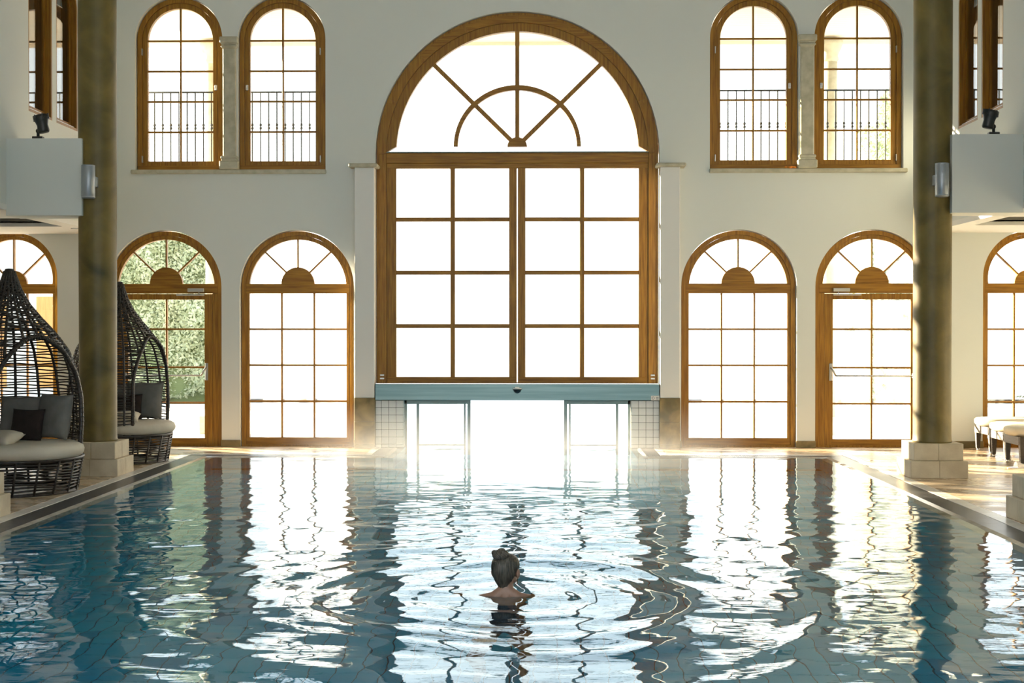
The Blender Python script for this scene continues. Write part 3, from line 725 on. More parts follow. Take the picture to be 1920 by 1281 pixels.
# spotlights on the beams
for sgn in (-1, 1):
    cx = 5.66 if sgn > 0 else -5.63
    r = empty('spotlight', (cx, 16.89, 4.02 if sgn > 0 else 4.0), label='black adjustable spotlight standing on the ' + ('left' if sgn < 0 else 'right') + ' beam beside the column', category='lamp', group='spotlights on the beams')
    r.scale = (0.82, 0.82, 0.88)
    MB().box(-0.075, 0.075, -0.05, 0.05, 0.0, 0.035, 0.006).obj('base', 'spot_black', r)
    MB().tube([(0, 0, 0.03), (0, 0, 0.10), (-sgn*0.02, 0, 0.115)], 0.022, 10).ell((0, 0, 0.11), (0.035, 0.03, 0.035), 12, 8).obj('arm', 'spot_black', r)
    # head tilted
    M = Matrix.Rotation(sgn*math.radians(12), 4, 'Y'); hb = MB()
    prof = [(0.001, 0.0), (0.075, 0.0), (0.085, 0.02), (0.078, 0.10), (0.092, 0.15), (0.112, 0.19), (0.112, 0.235), (0.100, 0.235), (0.09, 0.20), (0.001, 0.19)]
    hb.lathe(prof, n=20)
    hb.v = [tuple(M @ Vector(v) + Vector((-sgn*0.085, 0, 0.09))) for v in hb.v]
    hb.obj('lamp_head', 'spot_black', r)
    for i in range(6):
        fb = MB(); a = 2*PI*i/6; fb.box(0.11*math.cos(a)-0.006, 0.11*math.cos(a)+0.006, 0.11*math.sin(a)-0.006, 0.11*math.sin(a)+0.006, 0.17, 0.245)
        fb.v = [tuple(M @ Vector(v) + Vector((-sgn*0.085, 0, 0.09))) for v in fb.v]
        fb.obj('clip', 'spot_black', r)
    # cylinder wall lights on the columns
    cx = sgn*5.005 - sgn*0.0
    r = empty('wall_lamp', (5.02 if sgn > 0 else -4.985, 16.745, 3.28), label='grey cylinder wall lamp on the ' + ('left' if sgn < 0 else 'right') + ' column beside the beam', category='lamp', group='cylinder wall lamps on the columns')
    MB().lathe([(0.001, 0.0), (0.07, 0.0), (0.08, 0.012), (0.08, 0.02), (0.077, 0.022), (0.08, 0.026), (0.08, 0.375), (0.077, 0.38), (0.08, 0.384), (0.08, 0.39), (0.07, 0.395), (0.001, 0.39)], n=32).obj('lamp_shade', 'lamp_grey', r)
    MB().box(-0.03 - sgn*0.055, 0.03 - sgn*0.055, 0.0, 0.12, 0.14, 0.26, 0.004).obj('bracket', 'lamp_grey', r)
# recessed ceiling spots
for sgn, x, y in ((-1, -6.15, 19.85), (1, 6.1, 17.75)):
    r = empty('downlight', (x, y, 3.15), label='small recessed ceiling downlight in the ' + ('left' if sgn < 0 else 'right') + ' aisle', category='lamp', group='recessed ceiling downlights')
    MB().lathe([(0.07, 0.0), (0.075, -0.012), (0.05, -0.014), (0.045, -0.002)], n=20).obj('trim_ring', 'white_plastic', r)
    MB().lathe([(0.001, -0.004), (0.045, -0.005), (0.045, -0.003)], n=20).obj('lens', 'chrome', r)

# ------------------------------------------------------------------ wicker pods
PROF = [(0.0, 0.36, 0.70), (0.1, 0.50, 0.725), (0.3, 0.75, 0.74), (0.5, 1.0, 0.735), (0.6, 1.27, 0.69), (0.7, 1.5, 0.61), (0.75, 1.67, 0.49), (0.8, 1.83, 0.35), (0.85, 2.0, 0.21), (0.9, 2.15, 0.125), (0.95, 2.3, 0.07), (1.0, 2.36, 0.052)]
def pr_(z):
    for (a, z0, r0), (b_, z1, r1) in zip(PROF[:-1], PROF[1:]):
        if z <= z1: return r0 + (r1-r0)*max(0, (z-z0)/(z1-z0))
    return PROF[-1][2]
OPC, OPH, OPZ = math.radians(-90+52), math.radians(47), 1.66     # opening direction, half width, top
def in_open(a, z):
    d = (a-OPC+PI) % (2*PI) - PI
    if z > OPZ: return False
    t = (z-0.95)/(OPZ-0.95)
    lim = OPH*(math.sqrt(max(0, 1-t*t)) if t > 0 else 1.0)
    return abs(d) < lim
def make_pod():
    r = empty('wicker_daybed', (0, 0, 0))
    # base basket
    b = MB(); nh = 10
    for k in range(nh+1):
        z = 0.03 + 0.33*k/nh; rad = 0.69 + 0.06*(k/nh)
        if 3 < k < 7:
            segs = [(0.12 + 1.3*q_, 1.3*(q_+1) - 0.12 + (0.0)) for q_ in range(0, 5)]
        n_ = 72
        run = []
        for i in range(n_+1):
            a = 2*PI*i/n_; run.append((rad*math.cos(a), rad*math.sin(a), z + 0.006*math.sin(7*a+k)))
        b.tube(run, 0.011, 5, False)
    b.tube([(0.752*math.cos(2*PI*i/72), 0.752*math.sin(2*PI*i/72), 0.37) for i in range(73)], 0.018, 7, False)
    b.tube([(0.69*math.cos(2*PI*i/72), 0.69*math.sin(2*PI*i/72), 0.014) for i in range(73)], 0.013, 6, False)
    b.obj('base_weave', 'rattan', r)
    for i in range(20):
        a = 2*PI*i/20 + 0.07; MB().tube([(0.693*math.cos(a), 0.693*math.sin(a), 0.012), (0.755*math.cos(a+0.05), 0.755*math.sin(a+0.05), 0.36)], 0.014, 6).obj('base_strut', 'rattan', r)
    lid = MB(); lid.lathe([(0.70, 0.33), (0.725, 0.35), (0.70, 0.36)], n=40); lid.obj('seat_deck', 'rattan', r)
    # shell weave: horizontal strands
    sh = MB(); z = 0.40; k = 0
    while z < 2.33:
        n_ = 96; rad = pr_(z); run = []
        for i in range(n_+1):
            a = 2*PI*i/n_ ; zz = z + 0.007*math.sin(9*a + 1.7*k)
            if in_open(a, z):
                if len(run) > 2: sh.tube(run, 0.0105, 4, True)
                run = []
            else: run.append(((rad+0.004*math.sin(14*a+k*PI))*math.cos(a), (rad+0.004*math.sin(14*a+k*PI))*math.sin(a), zz))
        if len(run) > 2: sh.tube(run, 0.0105, 4, True)
        z += 0.034 if z < 1.7 else 0.026; k += 1
    sh.obj('shell_weave', 'rattan', r)
    for i in range(18):
        a = 2*PI*i/18 + 0.1; run = []; zs_ = [0.36 + 2.0*j/50 for j in range(51)]
        for z in zs_:
            if in_open(a, z): run = []; continue
            run.append((pr_(z)*math.cos(a), pr_(z)*math.sin(a), z))
        if len(run) > 2: MB().tube(run, [0.017 if p[2] < 1.8 else 0.013 for p in run], 6).obj('rib', 'rattan', r)
    # rim round the opening
    rim = []
    for j in range(61):
        t = -1 + 2*j/60
        if abs(t) > 0.6:
            z = 0.38 + (0.95-0.38)*(1-(abs(t)-0.6)/0.4); a = OPC + OPH*(1 if t > 0 else -1)
        else:
            ph = (t/0.6)*PI/2; a = OPC + OPH*math.sin(ph); z = 0.95 + (OPZ-0.95)*math.cos(ph)
        rim.append(((pr_(z)+0.004)*math.cos(a), (pr_(z)+0.004)*math.sin(a), z))
    MB().tube(rim, 0.026, 8).obj('opening_rim', 'rattan', r)
    wr = MB()
    for j in range(1, 60):
        p, q_ = Vector(rim[j]), Vector(rim[j+1] if j < 60 else rim[j]); t_ = (q_-p).normalized(); u_ = t_.orthogonal().normalized(); v_ = t_.cross(u_)
        wr.tube([p + (u_*math.cos(2*PI*i/8)+v_*math.sin(2*PI*i/8))*0.028 + t_*0.02*i/8 for i in range(9)], 0.005, 4, False)
    wr.obj('rim_binding', 'rattan', r)['kind'] = 'stuff'
    MB().lathe([(0.05, 2.34), (0.055, 2.36), (0.045, 2.385), (0.02, 2.39), (0.001, 2.39)], n=16).obj('top_knob', 'rattan', r)
    return r
def pillow_mesh(nm, w_, h_, t_, m_, n=16):
    b = MB(); vs = []; fs = []
    for side in (1, -1):
        for j in range(n+1):
            for i in range(n+1):
                u = -1+2*i/n; v = -1+2*j/n
                pinch = 1 - 0.07*(1-abs(u)**2)*abs(v)**4*1.0 ; pinv = 1 - 0.07*(1-abs(v)**2)*abs(u)**4
                th = t_/2*max(0, (1-u**4)*(1-v**4))**0.5*(0.9+0.1*math.sin(3*u+2*v))
                vs.append((u*w_/2*pinv, side*th, v*h_/2*pinch))
    N = (n+1)*(n+1)
    for s_ in (0, 1):
        for j in range(n):
            for i in range(n):
                a = s_*N + j*(n+1)+i; q_ = (a, a+1, a+n+2, a+n+1); fs.append(q_ if s_ == 0 else tuple(reversed(q_)))
    b.add(vs, fs, True); return b.mesh(nm, m_)
def mattress_mesh():
    b = MB(); prof = [(0.001, 0.0), (0.60, 0.0), (0.66, 0.012), (0.695, 0.05), (0.70, 0.085), (0.685, 0.125), (0.64, 0.15), (0.5, 0.162), (0.3, 0.165), (0.001, 0.166)]
    b.lathe(prof, n=56); return b.mesh('mattress', 'mattress')
MM = mattress_mesh(); P1 = pillow_mesh('pillow', 0.52, 0.50, 0.17, 'pillow_grey'); P2 = pillow_mesh('pillow', 0.40, 0.36, 0.13, 'pillow_brown'); P3 = pillow_mesh('pillow', 0.42, 0.34, 0.14, 'mattress')
pod0 = make_pod()
for k, (px_, py_, where, rz0, sc_) in enumerate(((-5.345, 15.2, 'near the left picture edge', 0.0, 1.0), (-5.20, 18.7, 'behind the left column', 0.45, 0.89))):
    p = pod0 if k == 0 else copy_tree(pod0)
    p.location = (px_, py_, 0); p.rotation_euler = (0, 0, rz0); p.scale = (sc_, sc_, 0.99 if k else 1.0)
    p['category'] = 'daybed'; p['group'] = 'onion shaped wicker daybeds on the left deck'
    p['label'] = 'dark woven onion-shaped daybed ' + where
    who = 'near left wicker daybed' if k == 0 else 'wicker daybed behind the column'
    def at(ax, ay): return px_ + sc_*(ax*math.cos(rz0)-ay*math.sin(rz0)), py_ + sc_*(ax*math.sin(rz0)+ay*math.cos(rz0))
    mx_, my_ = at(0.12*math.cos(OPC), 0.12*math.sin(OPC))
    o = link('mattress', MM, None, (mx_, my_, 0.374), label='round pale grey mattress in the ' + who, category='cushion', group='round daybed mattresses'); o.scale = (sc_, sc_, 1)
    # back pillows leaning against the far side of the shell
    for nm_, me_, (ax, ay, az), rz, tilt, lb in (
        ('pillow', P1, (0.40, 0.22, 0.79), 0.55, -0.20, 'large grey back pillow on the right inside the '),
        ('pillow', P1, (-0.04, 0.46, 0.76), 0.05, -0.28, 'large grey back pillow on the left inside the '),
        ('pillow', P2, (0.13, 0.15, 0.70), 0.25, -0.25, 'small dark brown pillow against the grey ones in the '),
        ('pillow', P3, (0.0, -0.30, 0.585), 0.3, -1.30, 'flat pale pillow lying on the mattress of the ')):
        ax, ay = at(ax, ay)
        link(nm_, me_, None, (ax, ay, az), (tilt, 0, -rz + rz0), label=lb + who, category='pillow', group='pillows in the wicker daybeds')

# ------------------------------------------------------------------ loungers, slippers, palm on the right
def make_lounger():
    r = empty('sun_lounger', (0, 0, 0))
    L, Wd = 1.95, 0.64
    def outl(grow=0.0):
        p = []
        for i in range(17):
            a = PI/2 + PI*i/16; p.append((0.30 + (0.30+grow)*math.cos(a), (Wd/2+grow)*math.sin(a)))
        p += [(L, -Wd/2-grow), (L, Wd/2+grow)]; return p
    b = MB(); rings = [(0.0, -0.035), (0.015, 0.0), (0.04, 0.02), (0.085, 0.02), (0.108, 0.0), (0.115, -0.05), (0.118, -0.16)]
    vs = []; n = 19
    for z, gr in rings: vs += [(u, v, 0.375+z) for u, v in outl(gr)]
    fs = []
    for k in range(len(rings)-1):
        for i in range(n): fs.append((k*n+i, k*n+(i+1) % n, (k+1)*n+(i+1) % n, (k+1)*n+i))
    fs += [tuple(reversed(range(n))), tuple((len(rings)-1)*n+i for i in range(n))]
    b.add(vs, fs, True); b.obj('pad', 'cream_pad', r)
    for s_ in (-1, 1): MB().box(0.12, L, *sorted((s_*(Wd/2-0.03), s_*(Wd/2-0.005))), 0.265, 0.372, 0.004).obj('side_apron', 'rattan_grey', r)
    MB().box(0.06, 0.10, -Wd/2+0.03, Wd/2-0.03, 0.265, 0.372, 0.004).obj('end_apron', 'rattan_grey', r)
    for sx in (0.11, L-0.08):
        for s_ in (-1, 1):
            y = s_*(Wd/2-0.04); t, bt = 0.038, 0.022
            vs = [(sx-t, y-t, 0.37), (sx+t, y-t, 0.37), (sx+t, y+t, 0.37), (sx-t, y+t, 0.37), (sx-bt, y-bt, 0.04), (sx+bt, y-bt, 0.04), (sx+bt, y+bt, 0.04), (sx-bt, y+bt, 0.04)]
            lg = MB().add(vs, [(0,1,2,3),(7,6,5,4),(0,4,5,1),(1,5,6,2),(2,6,7,3),(3,7,4,0)]).obj('leg', 'rattan', r)
            MB().add([(sx-t-.001, y-t, 0.37), (sx-t-.001, y+t, 0.37), (sx-bt-.001, y+bt, 0.04), (sx-bt-.001, y-bt, 0.04), (sx-t-.004, y-t, 0.37), (sx-t-.004, y+t, 0.37), (sx-bt-.004, y+bt, 0.04), (sx-bt-.004, y-bt, 0.04)],
                     [(0,1,2,3),(7,6,5,4),(0,4,5,1),(1,5,6,2),(2,6,7,3),(3,7,4,0)]).obj('woven_face', 'rattan_grey', lg)
            MB().lathe([(0.016, 0.0), (0.02, 0.005), (0.022, 0.04)], sx, y, 0, 12).obj('foot_cap', 'chrome', lg)
    return r
l0 = make_lounger()
for k, (x, y, rz, lb) in enumerate(((6.50, 20.27, 0.02, 'farthest cream padded lounger, against the window at right'), (6.40, 19.28, -0.02, 'middle cream padded lounger of the three at right'), (6.34, 18.50, 0.0, 'nearest cream padded lounger of the three at right'))):
    o = l0 if k == 0 else copy_tree(l0)
    o.location = (x, y, 0); o.rotation_euler = (0, 0, rz); o['label'] = lb; o['category'] = 'lounger'; o['group'] = 'cream padded loungers on the right deck'
MB().box(-0.05, 0.05, -0.06, 0.06, 0, 0.02, 0.004).box(-0.03, 0.035, -0.035, 0.035, 0.02, 0.085, 0.01).obj('foot_block', 'chrome', label='small metal foot block under the middle lounger leg', category='block').location = (6.49, 18.89, 0)
def slipper(x, y, rz, lb):
    r = empty('slipper', (x, y, 0), rz, label=lb, category='slipper', group='towelling slippers on the right deck')
    p = [(0.13*math.cos(2*PI*i/24), (0.048 + 0.006*math.cos(2*PI*i/24))*math.sin(2*PI*i/24)) for i in range(24)]
    MB().prism(p, lambda u, v, w_: (u, v, w_), 0.0, 0.014).obj('sole', 'towelling', r)
    b = MB(); vs = []; fs = []
    for j in range(9):
        t = j/8; xx = 0.12 - 0.13*t; wv = 0.05*math.sqrt(max(0.02, 1-((xx)/0.135)**2)); hh = 0.02 + 0.05*math.sin(PI/2*t)
        for i in range(9): a = PI*i/8; vs.append((xx, wv*math.cos(a), 0.012 + hh*math.sin(a)))
    for j in range(8):
        for i in range(8): fs.append((j*9+i, j*9+i+1, (j+1)*9+i+1, (j+1)*9+i))
    b.add(vs, fs, True); b.obj('strap', 'towelling', r)
slipper(6.30, 17.98, 0.25, 'left white towelling slipper before the near lounger'); slipper(6.50, 18.10, 0.35, 'right white towelling slipper before the near lounger')
r = empty('potted_palm', (7.72, 20.80, 0), label='potted palm with dark fronds behind the loungers at the right edge', category='plant')
MB().lathe([(0.13, 0.0), (0.15, 0.02), (0.19, 0.32), (0.205, 0.33), (0.205, 0.36), (0.18, 0.36), (0.175, 0.30)], n=28).obj('pot', 'terracotta', r)
MB().lathe([(0.001, 0.30), (0.175, 0.31), (0.175, 0.32)], n=20).obj('soil', 'soil', r)
rng = random.Random(8)
for k in range(9):
    a = 2*PI*k/9 + 0.3 + (0.0); ln = 0.45 if math.cos(a) < 0 else 0.3; h0 = rng.uniform(0.75, 1.2)
    if abs(math.sin(a)) > 0.5: ln = 0.2
    pts = [(ln*t*math.cos(a), ln*t*math.sin(a), 0.3 + h0*t*(1.35-0.75*t)) for t in [i/10 for i in range(11)]]
    f = MB().tube(pts, [0.008*(1-0.8*i/10) for i in range(11)], 5).obj('frond_stem', 'palm_leaf', r)
    lf = MB()
    for i in range(3, 11):
        p = Vector(pts[i]); 
        for s_ in (-1, 1):
            d = Vector((-math.sin(a)*s_*0.7 + math.cos(a)*0.7, math.cos(a)*s_*0.7 + math.sin(a)*0.7, -0.35)).normalized(); L_ = 0.15*(1-abs(i-6)/9)
            if p.y + d.y*L_ > 0.24: continue
            u_ = Vector((math.cos(a), math.sin(a), 0.2))*0.009
            lf.add([p-u_, p+u_, p+d*L_*0.6+u_*0.8, p+d*L_, p+d*L_*0.6-u_*0.8], [(0,1,2,3,4)])
    lf.obj('leaflet', 'palm_leaf', f)['kind'] = 'stuff'

# ------------------------------------------------------------------ wall behind the camera
me = plate_mesh('wall_front', rect(-8.7, 8.7, 0, 8.6), [arch(c, 1.9, 0.3, 5.6) for c in (-4.2, 0, 4.2)], -3.1, -3.0, 'plaster')
link('wall_front', me, kind='structure')

# ------------------------------------------------------------------ outside
b = MB()
for x0, x1, y0, y1 in ((-45, -1.72, YW+WT, 36), (1.72, 45, YW+WT, 36), (-45, 45, 34, 90)): b.box(x0, x1, y0, y1, -0.3, -0.02)
b.obj('floor_terrace', 'terrace_stone', kind='structure')
# roof overhang with boarded soffit
r = empty('roof', (0, 0, 0), kind='structure')
for i in range(19):
    y = YW+WT+0.01 + i*0.152; MB().box(-6.6, 6.6, y, y+0.147, 6.61, 6.64, 0.003).obj('plank', 'wood_pale', r)
MB().box(-6.7, 6.7, YW+WT, 24.3, 6.645, 6.9).obj('roof_slab', 'terracotta', r)
MB().box(-6.7, 6.7, 24.24, 24.32, 6.55, 6.9, 0.005).obj('fascia_board', 'wood_pale', r)
for sgn in (-1, 1):
    r = empty('outside_column', (sgn*5.18, 24.0, -0.02), label='pale round stone column outside behind the ' + ('left' if sgn < 0 else 'right') + ' upper windows', category='column', group='pale columns carrying the roof outside')
    MB().lathe([(0.13, 0.3), (0.12, 6.25)], n=24).obj('shaft', 'pale_stone', r)
    MB().lathe([(0.12, 6.22), (0.15, 6.26), (0.13, 6.32), (0.20, 6.48), (0.21, 6.57), (0.001, 6.57)], n=24).obj('capital', 'pale_stone', r)
    MB().box(-0.2, 0.2, -0.2, 0.2, 0, 0.3, 0.01).obj('base', 'pale_stone', r)
    # balcony ledge and wrought iron railing
    x0, x1 = sorted((sgn*2.70, sgn*5.85))
    MB().box(x0-0.05, x1+0.05, YW+WT+0.001, 22.0, 4.02, 4.14, 0.005).obj('trim_%d' % tn, 'pale_stone', kind='structure'); tn += 1
    r = empty('railing', (x0, 21.9, 4.14), label='black wrought iron railing outside the ' + ('left' if sgn < 0 else 'right') + ' pair of upper windows', category='railing', group='wrought iron railings outside the upper windows')
    Lr = x1-x0
    MB().box(0, Lr, -0.015, 0.015, 1.232, 1.254).obj('top_rail', 'iron', r); MB().box(0, Lr, -0.01, 0.01, 0.08, 0.092).obj('bottom_rail', 'iron', r)
    nb = 25; bm_ = MB().box(-0.0085, 0.0085, -0.0085, 0.0085, 0.0, 1.24)
    bme = bm_.mesh('baluster', 'iron')
    kme = MB().ell((0, 0, 0.69), (0.023, 0.023, 0.024), 8, 6).ell((0, 0, 0.74), (0.023, 0.023, 0.024), 8, 6).ell((0, 0, 0.7125), (0.012, 0.012, 0.014), 8, 6).mesh('knot', 'iron')
    for i in range(nb+1):
        bo = link('baluster', bme, r, (Lr*i/nb, 0, 0)); link('knot', kme, bo)
rngn = np.random.RandomState(4)
def leaf_cloud(pts, nrm, size, name, m_, parent):
    """one quad leaf per point"""
    n = len(pts); d = rngn.normal(size=(n, 3)) + nrm*0.8; d /= np.linalg.norm(d, axis=1)[:, None]
    a = np.cross(d, rngn.normal(size=(n, 3))); a /= np.linalg.norm(a, axis=1)[:, None]; c = np.cross(d, a)
    sz = size*(0.6 + 0.8*rngn.rand(n, 1)); V_ = np.stack([pts - a*sz, pts + c*sz*0.45, pts + a*sz, pts - c*sz*0.45], 1).reshape(-1, 3)
    me_ = bpy.data.meshes.new(name); F_ = np.arange(4*n).reshape(n, 4)
    me_.from_pydata(V_.tolist(), [], F_.tolist()); me_.materials.append(MAT[m_]); o_ = link(name, me_, parent); o_['kind'] = 'stuff'; return o_
def hedge(x0, x1, y, h, lab, n=16000):
    r = empty('hedge', (0, 0, 0), label=lab, category='hedge')
    MB().box(x0+0.25, x1-0.25, y+0.3, y+1.5, -0.02, h-0.3).obj('hedge_core', 'hedge_core', r)
    P = np.empty((n, 3)); P[:, 0] = rngn.uniform(x0, x1, n); P[:, 2] = rngn.uniform(0, h, n)
    P[:, 1] = y + 0.22*np.sin(2.1*P[:, 0]+1.3*P[:, 2]) + 0.18*np.sin(5*P[:, 0])*np.sin(4*P[:, 2]) + rngn.uniform(-0.1, 0.35, n)
    P[:, 2] += 0.15*np.sin(3*P[:, 0])
    P[:, 2] = np.maximum(P[:, 2], 0.1)
    leaf_cloud(P, np.array([0, -1.0, 0.3]), 0.05, 'foliage', 'hedge_leaf', r)
hedge(-11.3, -6.95, 34.2, 5.4, 'tall clipped green hedge outside behind the left glass door', 30000)
hedge(8.0, 10.4, 34.6, 4.2, 'green hedge outside behind the right glass door', 9000)
def tree(name, x, y, h, rad, lab, n, cone=True, group=None):
    r = empty(name, (x, y, -0.02), label=lab, category='tree', group=group)
    MB().lathe([(0.12, 0.0), (0.09, h*0.4), (0.03, h*0.85)], n=10).obj('trunk', 'bark', r)
    t = rngn.rand(n); z = 0.4 + (h-0.4)*t; th = rngn.uniform(0, 2*PI, n)
    rr = rad*((1-t)**0.8 if cone else np.sqrt(np.clip(1-(2*t-1)**2, 0.02, 1)))*(0.75+0.3*rngn.rand(n))*(1+0.15*np.sin(5*th+z*3))
    P = np.stack([rr*np.cos(th), rr*np.sin(th), z], 1)
    if not cone: P[:, 2] = h*0.35 + (P[:, 2])*0.65
    leaf_cloud(P, np.stack([np.cos(th), np.sin(th), 0*th+0.3], 1), 0.09, 'foliage', 'tree_leaf', r)
tree('broad_tree', 10.5, 38.5, 8.6, 1.5, 'tall leafy tree outside seen through the right upper windows', 9000, False)
tree('cypress', 10.6, 52, 5.0, 0.55, 'left pointed cypress far outside the right door arch', 3000, True, 'cypresses outside')
tree('cypress', 11.9, 52, 5.2, 0.65, 'right pointed cypress far outside the right door arch', 3000, True, 'cypresses outside')
r = empty('flower_shrub', (9.15, 33.6, -0.02), label='low shrub with pink flowers outside the right glass door', category='shrub')
P = rngn.normal(size=(1200, 3)); P /= np.linalg.norm(P, axis=1)[:, None]; P = P*np.array([0.45, 0.3, 0.3])*(0.7+0.3*rngn.rand(1200, 1)) + np.array([0, 0, 0.36])
leaf_cloud(P, P*0+np.array([0, 0, 0.5]), 0.05, 'foliage', 'hedge_leaf', r)
P2 = P[::7]*np.array([1.05, 1.05, 1.05]); leaf_cloud(P2, P2*0+np.array([0, -0.5, 0.5]), 0.05, 'blossom', 'flower', r)
# neighbouring house with wooden doors
r = empty('neighbour_house', (0, 42, -0.02), label='white plastered house wall with wooden doors outside the far left window', category='house')
MB().box(-24, -13.5, 0, 6, 0, 6.5, 0.01).obj('house_wall', 'house_plaster', r)
MB().box(-24.3, -13.2, -0.4, 6.3, 6.5, 6.7, 0.01).obj('eaves', 'terracotta', r)
for x in (-14.27, -15.75, -17.2):
    f = MB().box(x-0.36, x+0.36, -0.05, 0.02, 0, 2.80, 0.01).obj('door_frame', 'white_plastic', r)
    MB().box(x-0.29, x+0.29, -0.09, -0.04, 0.02, 2.72, 0.008).obj('door_leaf', 'wood_orange', f)
    for z0, z1 in ((0.2, 1.1), (1.25, 2.35)): MB().box(x-0.2, x+0.2, -0.10, -0.07, z0, z1, 0.012).obj('door_panel', 'wood_orange', f)

# ------------------------------------------------------------------ the swimmer
def skin_body():
    """torso, arms with hands, legs, neck and head as one closed surface"""
    B = MB(); tips = []
    def limb(seq):
        """a closed tapering tube with rounded joints"""
        pts = []; rr = []
        for (p, r0), (q, r1) in zip(seq[:-1], seq[1:]):
            for t in range(6): pts.append(Vector(p).lerp(Vector(q), t/6)); rr.append(r0 + (r1-r0)*t/6)
        pts.append(Vector(seq[-1][0])); rr.append(seq[-1][1]); B.tube(pts, rr, 16)
        for p, r0 in seq: B.ell(p, (r0*0.99,)*3, 16, 10)
    # trunk
    for c, r_ in (((0, -0.36, -0.58), (0.155, 0.115, 0.12)), ((0, -0.27, -0.46), (0.135, 0.10, 0.12)), ((0, -0.18, -0.33), (0.125, 0.10, 0.12)),
                  ((0, -0.11, -0.21), (0.140, 0.105, 0.12)), ((0, -0.065, -0.12), (0.145, 0.095, 0.085)), ((0, -0.05, -0.075), (0.135, 0.075, 0.06))): B.ell(c, r_, 28, 18)
    limb([((0, -0.045, -0.06), 0.060), ((0, -0.030, 0.0), 0.052), ((0, -0.016, 0.06), 0.050), ((0, 0.0, 0.12), 0.055)])
    for s_ in (-1, 1):
        limb([((s_*0.02, -0.036, 0.016), 0.040), ((s_*0.08, -0.035, -0.026), 0.040), ((s_*0.16, -0.01, -0.055), 0.047)])
        limb([((s_*0.16, -0.01, -0.055), 0.047), ((s_*0.25, 0.07, -0.085), 0.041), ((s_*0.33, 0.15, -0.125), 0.035), ((s_*0.32, 0.25, -0.125), 0.034), ((s_*0.27, 0.38, -0.11), 0.024)])
        B.ell((s_*0.255, 0.435, -0.104), (0.041, 0.055, 0.015), 18, 12); B.ell((s_*0.262, 0.40, -0.106), (0.030, 0.04, 0.018), 16, 10)
        tips.append((s_, Vector((s_*0.25, 0.46, -0.102))))
        limb([((s_*0.085, -0.40, -0.62), 0.088), ((s_*0.13, -0.60, -0.80), 0.068), ((s_*0.16, -0.76, -0.93), 0.053), ((s_*0.155, -0.92, -0.91), 0.053), ((s_*0.13, -1.14, -0.86), 0.034)])
        limb([((s_*0.13, -1.15, -0.86), 0.034), ((s_*0.13, -1.22, -0.90), 0.030), ((s_*0.14, -1.29, -0.99), 0.020)])
    # fingers and thumbs
    for s_, c in tips:
        for k in range(4):
            off = (k-1.5)*0.021; ln = (0.062, 0.075, 0.070, 0.055)[k]
            x0 = c.x + off; fan_ = off*0.35
            B.tube([(x0, c.y-0.02, c.z), (x0+fan_*.3, c.y+0.025, c.z), (x0+fan_*.7, c.y+0.025+ln*0.5, c.z-0.006), (x0+fan_, c.y+0.02+ln, c.z-0.02)], [0.0095, 0.009, 0.0085, 0.0065], 10)
        B.tube([(c.x - s_*0.02, c.y-0.055, c.z), (c.x - s_*0.05, c.y-0.025, c.z-0.006), (c.x - s_*0.062, c.y+0.005, c.z-0.012), (c.x - s_*0.064, c.y+0.028, c.z-0.018)], [0.013, 0.011, 0.0095, 0.007], 10)
    # head, turned a little to the right
    R_ = Matrix.Rotation(math.radians(-20), 3, 'Z')
    def E_(c, r_): B.ell(R_ @ Vector(c), r_, 24, 16, R_)
    E_((0, -0.002, 0.172), (0.078, 0.096, 0.088)); E_((0, 0.042, 0.118), (0.056, 0.050, 0.075)); E_((0, 0.055, 0.062), (0.030, 0.028, 0.022))
    E_((0, 0.098, 0.118), (0.012, 0.020, 0.022)); E_((0, 0.090, 0.140), (0.008, 0.012, 0.028)); E_((0, 0.083, 0.163), (0.045, 0.012, 0.010))
    for s_ in (-1, 1):
        E_((s_*0.036, 0.070, 0.118), (0.024, 0.022, 0.024)); E_((s_*0.045, 0.03, 0.085), (0.02, 0.04, 0.022))
        # ears
        E_((s_*0.089, -0.004, 0.135), (0.012, 0.019, 0.031)); E_((s_*0.087, 0.0, 0.110), (0.008, 0.011, 0.014)); E_((s_*0.078, 0.004, 0.13), (0.016, 0.014, 0.024))
    E_((0, 0.089, 0.082), (0.022, 0.010, 0.006)); E_((0, 0.088, 0.073), (0.019, 0.010, 0.007))
    me_ = B.mesh('b2', None, False); o = bpy.data.objects.new('b2', me_); COL.objects.link(o)
    rm = o.modifiers.new('r', 'REMESH'); rm.mode = 'VOXEL'; rm.voxel_size = 0.0055; rm.use_smooth_shade = True
    sm = o.modifiers.new('sm', 'SMOOTH'); sm.factor = 0.5; sm.iterations = 3
    dg = bpy.context.evaluated_depsgraph_get(); out_ = bpy.data.meshes.new_from_object(o.evaluated_get(dg))
    bpy.data.objects.remove(o); out_.name = 'person'; out_.materials.clear(); out_.materials.append(MAT['skin'])
    return out_, R_
bme, RH = skin_body()
PX, PY = 0.118, 9.40
pers = link('person', bme, None, (PX, PY, 0.0), label='swimmer seen from behind with ash blonde hair tied in a bun', category='person')
